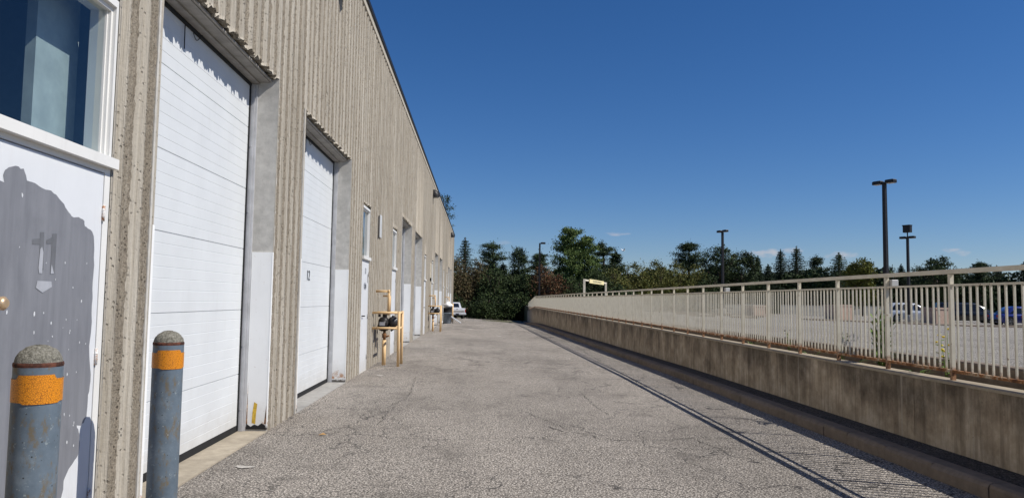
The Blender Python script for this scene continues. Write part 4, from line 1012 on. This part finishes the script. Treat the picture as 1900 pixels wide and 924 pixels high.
# weeds behind the railing
def weed(x, y, h, kind, label, group=None):
    z0 = walltop(y) - .13; t = tag(empty('flowering_weed' if kind == 'flower' else 'tall_weed' if kind == 'reed' else 'weed', (x, y, z0), random.uniform(0, 6)), label, 'weed', group)
    st = MB(); lf = MB(); ns = {'reed': 9, 'flower': 3, 'dry': 5, 'tuft': 16}[kind]; fl = MB()
    for i in range(ns):
        a = random.uniform(0, 6.28); rr = random.uniform(0, .05); hh = h * random.uniform(.6, 1); tip = Vector((rr * math.cos(a) + math.cos(a) * hh * (.1 if kind != 'tuft' else .7), math.sin(a) * (rr + hh * (.1 if kind != 'tuft' else .7)), hh * (1 if kind != 'tuft' else .6))); p0 = Vector((rr * math.cos(a) * .3, rr * math.sin(a) * .3, 0))
        if kind != 'tuft': st.tube([p0, p0.lerp(tip, .5) + Vector((.01, 0, .02)), tip], [.005, .004, .002], 5)
        nl = {'reed': 12, 'flower': 8, 'dry': 5, 'tuft': 1}[kind]
        for k_ in range(nl):
            q = (k_ + 1) / (nl + 1) if kind != 'tuft' else 0; b = p0.lerp(tip, q); th = random.uniform(0, 6.28); L_ = {'reed': .24, 'flower': .09, 'dry': .05, 'tuft': h}[kind] * random.uniform(.6, 1.1); w = {'reed': .022, 'flower': .022, 'dry': .008, 'tuft': .008}[kind]
            d = Vector((math.cos(th), math.sin(th), .0)); sd = Vector((-d.y, d.x, 0)) * w; up = L_ * (.75 if kind != 'flower' else .3)
            lf.add([b, b + d * L_ * .4 + Vector((0, 0, up * .7)) - sd, b + d * L_ * .4 + Vector((0, 0, up * .7)) + sd, b + d * L_ + Vector((0, 0, up * .75))], [(0, 1, 3, 2)])
        if kind == 'flower' or (kind == 'dry' and i % 2):
            for q in (1, .86, .72): 
                c_ = p0.lerp(tip, q) + Vector((random.uniform(-.04, .04), random.uniform(-.03, .03), 0))
                fl.lathe([(.004, -.01), (.02, 0), (.016, .01), (.001, .012)], c_.x, c_.y, 8, z0=c_.z)
    if st.v: st.build('stem', ML['weed'], t)
    lf.build('leaves', ML['weed'], t, fix=False)
    if kind == 'flower' and fl.v: fl.build('flower', plain('yellow_petals', (.75, .55, .03), .7), t)
    if kind == 'dry' and fl.v: fl.build('seed_head', M_bark, t)
weed(4.98, 8.95, .86, 'reed', 'tall narrow leaved weed beside the tall lamp pole, behind the railing')
weed(4.95, 7.65, .62, 'flower', 'weed with small yellow flowers left of the widest railing post')
weed(5.0, 10.0, .5, 'dry', 'dry brown weed behind the railing left of the tall weed')
weed(4.95, 11.6, .52, 'dry', 'thin dry weed behind the railing, farther left')
weed(5.0, 6.3, .4, 'dry', 'dry weed at the right edge behind the railing')
for i, (y, lab) in enumerate(((10.5, 'green grass tuft on the strip under the bottom rail, third post from the right'), (12.9, 'grass tuft under the rail farther along the wall'), (7.9, 'grass tuft beside the yellow flowers'), (6.2, 'grass tuft at the right edge'), (9.3, 'grass tuft at the foot of the tall weed'))):
    weed(4.80, y, .26, 'tuft', lab, 'grass tufts in the planting strip')

# ---------------------------------------------------------------- lamps
def lamp(x, y, zb, top, kind, label, rz=0):
    t = tag(empty('parking_lot_lamp', (x, y, zb), rz), label, 'street lamp', 'dark lamps over the parking lot'); h = top - zb
    m = MB(); m.lathe([(.25, -.4), (.25, .6), (.23, .62), (.01, .63)], 0, 0, 20); m.build('base', M_lightconc, t)
    m = MB(); w0, w1 = .105, .085; m.add([(sx * w, sy * w, z) for z, w in ((.6, w0), (h - .1, w1)) for sx, sy in ((-1, -1), (1, -1), (1, 1), (-1, 1))], [(0, 1, 5, 4), (1, 2, 6, 5), (2, 3, 7, 6), (3, 0, 4, 7), (4, 5, 6, 7)]); m.build('pole', M_darkm, t)
    heads = {'double': (-1, 1), 'single': (1,), 'flood': (-1, 1)}[kind]
    for sx in heads:
        hd = MB(); hd.bbox(min(sx * .13, sx * .66), max(sx * .13, sx * .66), -.19, .19, h - .19, h, .04); hd.box(min(sx * .06, sx * .2), max(sx * .06, sx * .2), -.05, .05, h - .17, h - .07); ho = hd.build('lamp_head', M_darkm, t)
        m = MB(); m.box(min(sx * .2, sx * .6), max(sx * .2, sx * .6), -.15, .15, h - .205, h - .192); m.build('lens', plain('lamp_lens', (.5, .45, .38), .2), ho)
    if kind == 'flood':
        m = MB(); m.tube([(0, 0, h - .1), (0, 0, h + .35)], .05, 8); m.build('stem', M_darkm, t)
        m = MB(); m.bbox(-.32, .32, -.22, .22, h + .33, h + .95, .05); m.box(-.34, .34, -.24, .2, h + .9, h + .98); m.build('floodlight', M_darkm, t)
lamp(22.4, 39.7, zlot(22.4), 8.42, 'double', 'tallest lamp pole with two heads, right of the yellow green tree', R(-66))
lamp(23.0, 68.8, zlot(23), 8.4, 'double', 'middle lamp pole with two heads in front of the round dark trees', R(-68))
lamp(37.0, 62.1, .1, 7.5, 'flood', 'lamp pole with two heads and a boxy floodlight on top', R(-62))
lamp(7.1, 86.6, -.8, 8.35, 'single', 'single arm lamp pole in front of the reddish shrubs', R(3))

# ---------------------------------------------------------------- clearance bar gantry
t = tag(empty('clearance_bar', (7.12, 49.7, 0)), 'cream height clearance gantry with a yellow bar across two posts', 'clearance bar')
A_ = Vector((0, 0, 0)); B_ = Vector((2.84, 7.95, 0))
for p in (A_, B_):
    m = MB(); m.box(p.x - .07, p.x + .07, p.y - .07, p.y + .07, .4, 3.0); m.build('post', M_fence, t)
dv = (B_ - A_).normalized(); ang = math.atan2(dv.y, dv.x); L_ = (B_ - A_).length
mm = Matrix.Rotation(ang, 4, 'Z')
M_ybar = plain('yellow_bar_paint', (.80, .70, .38), .5)
m = MB(); m.box(0.07, L_ - .07, -.05, .05, 2.88, 2.98, mm); m.build('beam', M_fence, t)
m = MB(); m.box(1.3, L_ - 1.5, -.12, -.07, 2.76, 3.04, mm); so_ = m.build('sign_panel', M_ybar, t)
cu = bpy.data.curves.new('t', 'FONT'); cu.body = 'CLEARANCE'; cu.size = .2; cu.extrude = .002; cu.align_x = 'CENTER'
to = bpy.data.objects.new('t', cu); COL.objects.link(to); dg = bpy.context.evaluated_depsgraph_get(); me = bpy.data.meshes.new_from_object(to.evaluated_get(dg)); bpy.data.objects.remove(to)
no = bpy.data.objects.new('lettering', me); me.materials.append(M_num); COL.objects.link(no); no.parent = so_; no.rotation_euler = (R(90), 0, ang); no.scale = (3, 1, 1)
p_ = mm @ Vector((L_ / 2 - .1, -.125, 2.84)); no.location = p_

# ---------------------------------------------------------------- planters, lot wall, islands
def planter(x, y, z, w, h, rz, label):
    t = tag(empty('planter', (x, y, z), rz), label, 'planter', 'pinkish concrete planters in the parking lot')
    m = MB(); m.bbox(-w / 2, w / 2, -w / 2, w / 2, 0, h - .15, .03); m.build('box', M_planter, t)
    m = MB(); r_ = w / 2 + .05
    m.box(-r_, r_, -r_, -r_ + .2, h - .148, h); m.box(-r_, r_, r_ - .2, r_, h - .148, h); m.box(-r_, -r_ + .2, -r_ + .2, r_ - .2, h - .148, h); m.box(r_ - .2, r_, -r_ + .2, r_ - .2, h - .148, h); m.build('rim', M_planter, t)
    m = MB(); m.box(-r_ + .21, r_ - .21, -r_ + .21, r_ - .21, h - .147, h - .06); m.build('soil', M_soil, t)
planter(34.0, 68.6, .12, 1.8, 1.42, R(20), 'concrete planter box left of the tall lamp pole, seen through the railing')
planter(37.4, 59.1, .1, 1.5, 1.30, R(15), 'concrete planter box in front of the white car')
planter(24.6, 65.0, .37, 1.3, 1.0, R(20), 'small concrete planter box under the middle lamp, farthest left')
t = tag(empty('lot_wall', (0, 0, 0)), 'low pale concrete wall at the far side of the parking lot', 'wall'); t.location = (0, 0, 0)
m = MB()
for i in range(18):
    a, b = 16 + i * 2.6, 18.59 + i * 2.6
    if i in (5, 9): continue
    m.box(a, b, 101.0, 101.25, -.2, 1.3); m.box(a, b, 100.97, 101.28, 1.302, 1.38)
m.build('wall_panels', M_lightconc, t)
m = MB()
for (x0, x1, y0, y1) in ((23, 39, 50.6, 51.9), (40.5, 60, 48.9, 50.1), (16, 30, 75, 76.2)):
    n_ = int((x1 - x0) / 1.0)
    for i in range(n_):
        a, b = x0 + (x1 - x0) * i / n_, x0 + (x1 - x0) * (i + 1) / n_ - .01
        m.bbox(a, b, y0, y1, -.3, zlot(b) + .11, .02)
tag(m.build('lot_islands', M_kerb), kind='structure')
for i, (x, y) in enumerate(((16.0, 56), (18.6, 56.2), (21.2, 56.3), (14.0, 46), (16.8, 46.2))):
    m = MB(); m.bbox(-.9, .9, -.08, .08, -.02, .13, .03); o = m.build('wheel_stop', M_kerb); o.location = (x, y, zlot(x)); o.rotation_euler = (0, 0, .05)
    tag(o, ('far row' if i < 3 else 'near row') + ' concrete wheel stop, ' + ['left one of three', 'middle one of three', 'right one of three', 'left one of two', 'right one of two'][i] + ', on the parking lot asphalt', 'wheel stop', 'concrete wheel stops in the lot')

# ---------------------------------------------------------------- vehicles
def paint(name, col, metal=.2): 
    n = NM(name, .25, metal, .5); n.color(col); n.b.inputs['Coat Weight'].default_value = .6; return n.m
M_rimc = plain('wheel_rim_metal', (.55, .55, .56), .3, .8)
M_tyre = plain('tyre_rubber', (.02, .02, .02), .85)
M_red = plain('tail_light_red', (.35, .01, .01), .2)
M_lampw = plain('headlight_glass', (.75, .76, .78), .1)
def loft(sections, closed=False):
    """sections: list of (x, [(y,z)...]) rings mirrored over y"""
    m = MB(); n_ = len(sections[0][1]) * 2; V = []
    for x, r_ in sections:
        V += [(x, y, z) for y, z in r_] + [(x, -y, z) for y, z in reversed(r_)]
    F_ = []
    for i in range(len(sections) - 1):
        for k_ in range(n_):
            F_.append((i * n_ + k_, i * n_ + (k_ + 1) % n_, (i + 1) * n_ + (k_ + 1) % n_, (i + 1) * n_ + k_))
    F_.append(tuple(range(n_))); F_.append(tuple((len(sections) - 1) * n_ + k_ for k_ in range(n_ - 1, -1, -1)))
    m.add(V, F_, True); return m
def car(x, y, z, rz, L, Wd, H, style, mat, label, name, cat):
    t = tag(empty(name, (x, y, z), rz), label, cat, 'cars parked in the lot')
    h = Wd / 2; belt = .60 * H; sill = .2; hood = .56 * H if style != 'sedan' else .58 * H
    a0, a1 = -L / 2, L / 2; wr = .34 if style != 'sedan' else .32; wx = (a0 + .82, a1 - .9)
    # lower body, +x is the front
    def ring(w, top, bot, k=.05):
        return [(0, bot), (w * .93, bot), (w, bot + .12), (w, top - .18), (w * .97, top - .04), (w * .86, top), (0, top + .01)]
    S_ = [(a0, ring(h * .80, belt * .93, .42)), (a0 + .10, ring(h * .94, belt * .99, .28)), (a0 + .45, ring(h, belt, sill)), (a0 + L * .35, ring(h, belt, sill)), (a1 - L * .30, ring(h, belt * .99, sill)), (a1 - .9, ring(h, hood * .98, sill)), (a1 - .3, ring(h * .96, hood * .90, .25)), (a1 - .08, ring(h * .86, hood * .78, .3)), (a1, ring(h * .72, hood * .66, .36))]
    b = loft(S_).build('body', mat, t)
    # greenhouse
    rb = {'suv': (a0 + .12, a0 + .55, a0 + L * .50, a1 - L * .27), 'van': (a0 + .05, a0 + .25, a0 + L * .60, a1 - L * .20), 'sedan': (a0 + .5, a0 + 1.25, a0 + L * .50, a1 - L * .30)}[style]
    def gring(w, z0, z1): return [(0, z0), (w, z0), (w * .985, z0 + .03), (w * .985 - (z1 - z0) * .30, z1 - .05), (w * .9 - (z1 - z0) * .30, z1), (0, z1 + .015)]
    G = [(rb[0], gring(h * .90, belt - .05, belt + .02)), (rb[0] + (rb[1] - rb[0]) * .6, gring(h * .94, belt - .05, belt + (H - belt) * .72)), (rb[1], gring(h * .95, belt - .05, H - .02)), ((rb[1] + rb[2]) / 2, gring(h * .95, belt - .05, H)), (rb[2], gring(h * .95, belt - .05, H - .03)), (rb[2] + (rb[3] - rb[2]) * .5, gring(h * .93, belt - .05, belt + (H - belt) * .58)), (rb[3], gring(h * .90, belt - .05, belt + .0))]
    rf = loft(G).build('cabin', mat, t)
    # side glass: slabs standing just proud of the cabin flanks
    zb, zt = belt + .05, H - .13; wi = lambda z: h * .95 * .985 - (z - belt) * .30 + .012
    segs = 3 if style != 'sedan' else 2; g0 = rb[0] + (rb[1] - rb[0]) * .75; g1 = rb[2] + (rb[3] - rb[2]) * .62
    for sgn in (1, -1):
        m = MB(); xs = np.linspace(g0, g1, segs + 1)
        for i in range(segs):
            p, q = xs[i] + .035, xs[i + 1] - .035; pt, qt = p, q
            if i == 0: pt = rb[1] + .12; p = rb[0] + (rb[1] - rb[0]) * .45
            if i == segs - 1: qt = rb[2] - .02; q = rb[3] - (rb[3] - rb[2]) * .22
            V = [(p, sgn * wi(zb), zb), (q, sgn * wi(zb), zb), (qt, sgn * wi(zt), zt), (pt, sgn * wi(zt), zt)]
            m.add(V, [(0, 1, 2, 3)])
        m.build('side_windows', M_cglass, rf, fix=False)
    m = MB(); w0, w1 = h * .80, h * .66
    m.add([(rb[3] - .02, -w0, belt + .06), (rb[3] - .02, w0, belt + .06), (rb[2] + .08, w1, H - .03), (rb[2] + .08, -w1, H - .03)], [(0, 1, 2, 3)])
    m.v = [(x_ + .045, y_, z_ + .01) for x_, y_, z_ in m.v]; m.build('windscreen', M_cglass, rf, fix=False)
    m = MB(); m.add([(rb[0] - .02, -w0, belt + .07), (rb[0] - .02, w0, belt + .07), (rb[1] - .10, w1, H - .07), (rb[1] - .10, -w1, H - .07)], [(0, 1, 2, 3)]); m.build('rear_window', M_cglass, rf, fix=False)
    for wx_ in wx:
        for sgn in (1, -1):
            ar = MB(); ar.tube([(wx_, sgn * (h - .25), wr + .01), (wx_, sgn * (h + .006), wr + .01)], wr + .055, 26); ar.build('wheel_arch', M_black, t)
            ty = MB(); ty.tube([(wx_, sgn * (h - .2), wr), (wx_, sgn * (h - .02), wr), (wx_, sgn * (h + .02), wr)], [wr, wr, wr * .94], 28); w_ = ty.build('wheel', M_tyre, t)
            rm = MB(); 
            for k_ in range(5):
                a_ = 2 * math.pi * k_ / 5; d = Vector((math.cos(a_), 0, math.sin(a_))); sd = Vector((-d.z, 0, d.x)) * .035; c0 = Vector((wx_, sgn * (h + .028), wr))
                rm.add([c0 - sd, c0 + sd, c0 + d * wr * .66 + sd * .8, c0 + d * wr * .66 - sd * .8], [(0, 1, 2, 3)])
            rm.tube([(wx_, sgn * (h + .018), wr), (wx_, sgn * (h + .032), wr)], .07, 12)
            V = []
            for k_ in range(25):
                a_ = 2 * math.pi * k_ / 24
                for q in (.62, .70): V.append((wx_ + math.cos(a_) * wr * q, sgn * (h + .027), wr + math.sin(a_) * wr * q))
            rm.add(V, [(2 * i, 2 * i + 1, 2 * i + 3, 2 * i + 2) for i in range(24)]); rm.build('rim', M_rimc, w_, fix=False)
    for sgn in (1, -1):
        m = MB(); m.bbox(a0 - .02, a0 + .12, min(sgn * h * .60, sgn * h * .93), max(sgn * h * .60, sgn * h * .93), belt * .70, belt * .92, .02); m.build('tail_light', M_red, t)
        m = MB(); m.bbox(a1 - .2, a1 - .03, min(sgn * h * .5, sgn * h * .86), max(sgn * h * .5, sgn * h * .86), hood * .62, hood * .76, .02); m.build('headlight', M_lampw, t)
        m = MB(); m.bbox(rb[3] - .45, rb[3] - .28, min(sgn * (h - .02), sgn * (h + .16)), max(sgn * (h - .02), sgn * (h + .16)), belt + .02, belt + .16, .03); m.build('mirror', mat, t)
    m = MB(); m.bbox(a0 - .05, a0 + .1, -h * .86, h * .86, .3, .47, .03); m.build('bumper', M_black, t)
    return t
P_silver = paint('white_silver_car_paint', (.66, .68, .70)); P_blk = paint('black_car_paint', (.018, .018, .02)); P_blue = paint('blue_car_paint', (.02, .035, .20)); P_dk = paint('dark_grey_car_paint', (.04, .042, .045)); P_navy = paint('navy_car_paint', (.015, .02, .06))
car(38.1, 63.4, .08, R(-14), 4.6, 1.84, 1.68, 'suv', P_silver, 'white and silver compact SUV left of the planter, seen through the railing', 'parked_car', 'car')
car(40.2, 67.2, .08, R(-14), 4.5, 1.8, 1.62, 'suv', P_dk, 'dark grey car mostly hidden behind the white SUV', 'parked_car', 'car')
car(43.4, 64.0, .08, R(-16), 5.1, 1.95, 1.76, 'van', P_blk, 'black minivan right of the planter', 'parked_van', 'van')
car(43.2, 57.0, .08, R(-8), 4.5, 1.8, 1.50, 'sedan', P_blue, 'bright blue hatchback right of the black minivan', 'parked_car', 'car')
car(43.8, 53.9, .08, R(-10), 4.6, 1.82, 1.48, 'sedan', P_navy, 'navy blue car at the right edge behind the railing', 'parked_car', 'car')

# pickup at the end of the driveway
PT = paint('white_truck_paint', (.74, .74, .75), 0)
zt_ = zdrive(-1.8, 81)
t = tag(empty('pickup_truck', (-2.35, 81.5, zt_), R(14)), 'old white pickup truck parked past the warehouse corner', 'pickup truck'); h = .97
m = MB()
m.prism([(-.0, .62), (0, 1.16), (1.98, 1.18), (1.98, .50), (1.35, .50), (1.28, .75), (1.1, .9), (.82, .9), (.62, .75), (.55, .56)], -h, -h + .07, 0); m.prism([(-.0, .62), (0, 1.16), (1.98, 1.18), (1.98, .50), (1.35, .50), (1.28, .75), (1.1, .9), (.82, .9), (.62, .75), (.55, .56)], h - .07, h, 0)
m.box(-h + .07, h - .07, .06, 1.98, .62, .68); m.box(-h + .07, h - .07, 1.9, 1.98, .68, 1.17); m.build('truck_bed', PT, t)
tg = MB(); tg.bbox(-h + .08, h - .08, -.03, .04, .62, 1.18, .02); tgo = tg.build('tailgate', PT, t)
m = MB(); m.box(-h + .14, h - .14, -.045, -.032, .70, .92); m.build('trim_panel', M_header, tgo)
m = MB(); m.box(-.05, .05, -.04, -.031, 1.02, 1.10); m.build('emblem', M_darkm, tgo)
for sgn in (-1, 1):
    m = MB(); m.bbox(min(sgn * (h - .075), sgn * (h - .002)), max(sgn * (h - .075), sgn * (h - .002)), -.03, .0, .72, 1.08, .01); m.build('tail_light', M_red, t)
m = MB(); m.bbox(-h - .02, h + .02, -.22, -.06, .46, .64, .03); m.build('bumper', plain('chrome_bumper', (.7, .7, .7), .25, .5), t)
m = MB(); m.box(-.18, .18, -.235, -.222, .48, .61); m.build('number_plate', M_darkm, t)
m = MB(); m.prism([(2.02, .5), (2.02, 1.18), (2.10, 1.72), (2.30, 1.80), (3.25, 1.80), (3.45, 1.74), (3.95, 1.20), (5.2, 1.10), (5.3, .95), (5.3, .5)], -.0, .01, 0)
cab = MB(); V = []
prof = [(2.02, .5), (2.02, 1.18), (2.12, 1.73), (2.30, 1.80), (3.2, 1.80), (3.4, 1.74), (3.9, 1.20), (5.2, 1.10), (5.3, .95), (5.3, .5)]
wz = lambda z: h if z < 1.19 else h - (z - 1.18) * .32
cab.v = [(-wz(z), y, z) for y, z in prof] + [(wz(z), y, z) for y, z in prof]; n_ = len(prof)
cab.f = [tuple(range(n_)), tuple(range(2 * n_ - 1, n_ - 1, -1))] + [(i, (i + 1) % n_, n_ + (i + 1) % n_, n_ + i) for i in range(n_)]; cab.sm = [False] * len(cab.f); cb = cab.build('cab', PT, t)
m = MB(); m.add([(-.72, 2.025, 1.24), (.72, 2.025, 1.24), (.62, 2.10, 1.68), (-.62, 2.10, 1.68)], [(0, 1, 2, 3)]); m.build('rear_window', M_cglass, cb, fix=False)
m = MB()
for sgn in (-1, 1): m.add([(sgn * (wz(1.24) + .006), 2.3, 1.24), (sgn * (wz(1.24) + .006), 3.75, 1.24), (sgn * (wz(1.7) + .006), 3.33, 1.70), (sgn * (wz(1.7) + .006), 2.38, 1.70)], [(0, 1, 2, 3)])
m.build('side_windows', M_cglass, cb, fix=False)
for yy in (.96, 4.3):
    for sgn in (-1, 1):
        w_ = MB(); w_.tube([(sgn * (h - .26), yy, .36), (sgn * (h - .03), yy, .36)], .36, 24); wo_ = w_.build('wheel', M_tyre, t); m = MB(); m.tube([(sgn * (h - .04), yy, .36), (sgn * (h - .02), yy, .36)], .2, 16); m.build('rim', M_rimc, wo_)
m = MB(); m.box(-.5, .5, .1, 5.1, .38, .52); m.build('chassis', M_black, t)

# gull far above the thicket
t = tag(empty('gull', (19.3, 98, 8.3), .3), 'small white gull flying above the olive thicket', 'bird')
m = MB(); m.tube([(-.25, 0, 0), (-.1, 0, .01), (.12, 0, .02), (.24, 0, .03)], [.01, .06, .05, .01], 8); m.build('body', M_bird, t)
for sgn in (-1, 1): m = MB(); m.prism([(-.1, 0), (.1, 0), (.06, .3), (-.14, .62)], 0, .012, 2); m.v = [(x, y * sgn, z + abs(y) * .5 + .02) for x, y, z in m.v]; m.build('wing', M_bird, t)
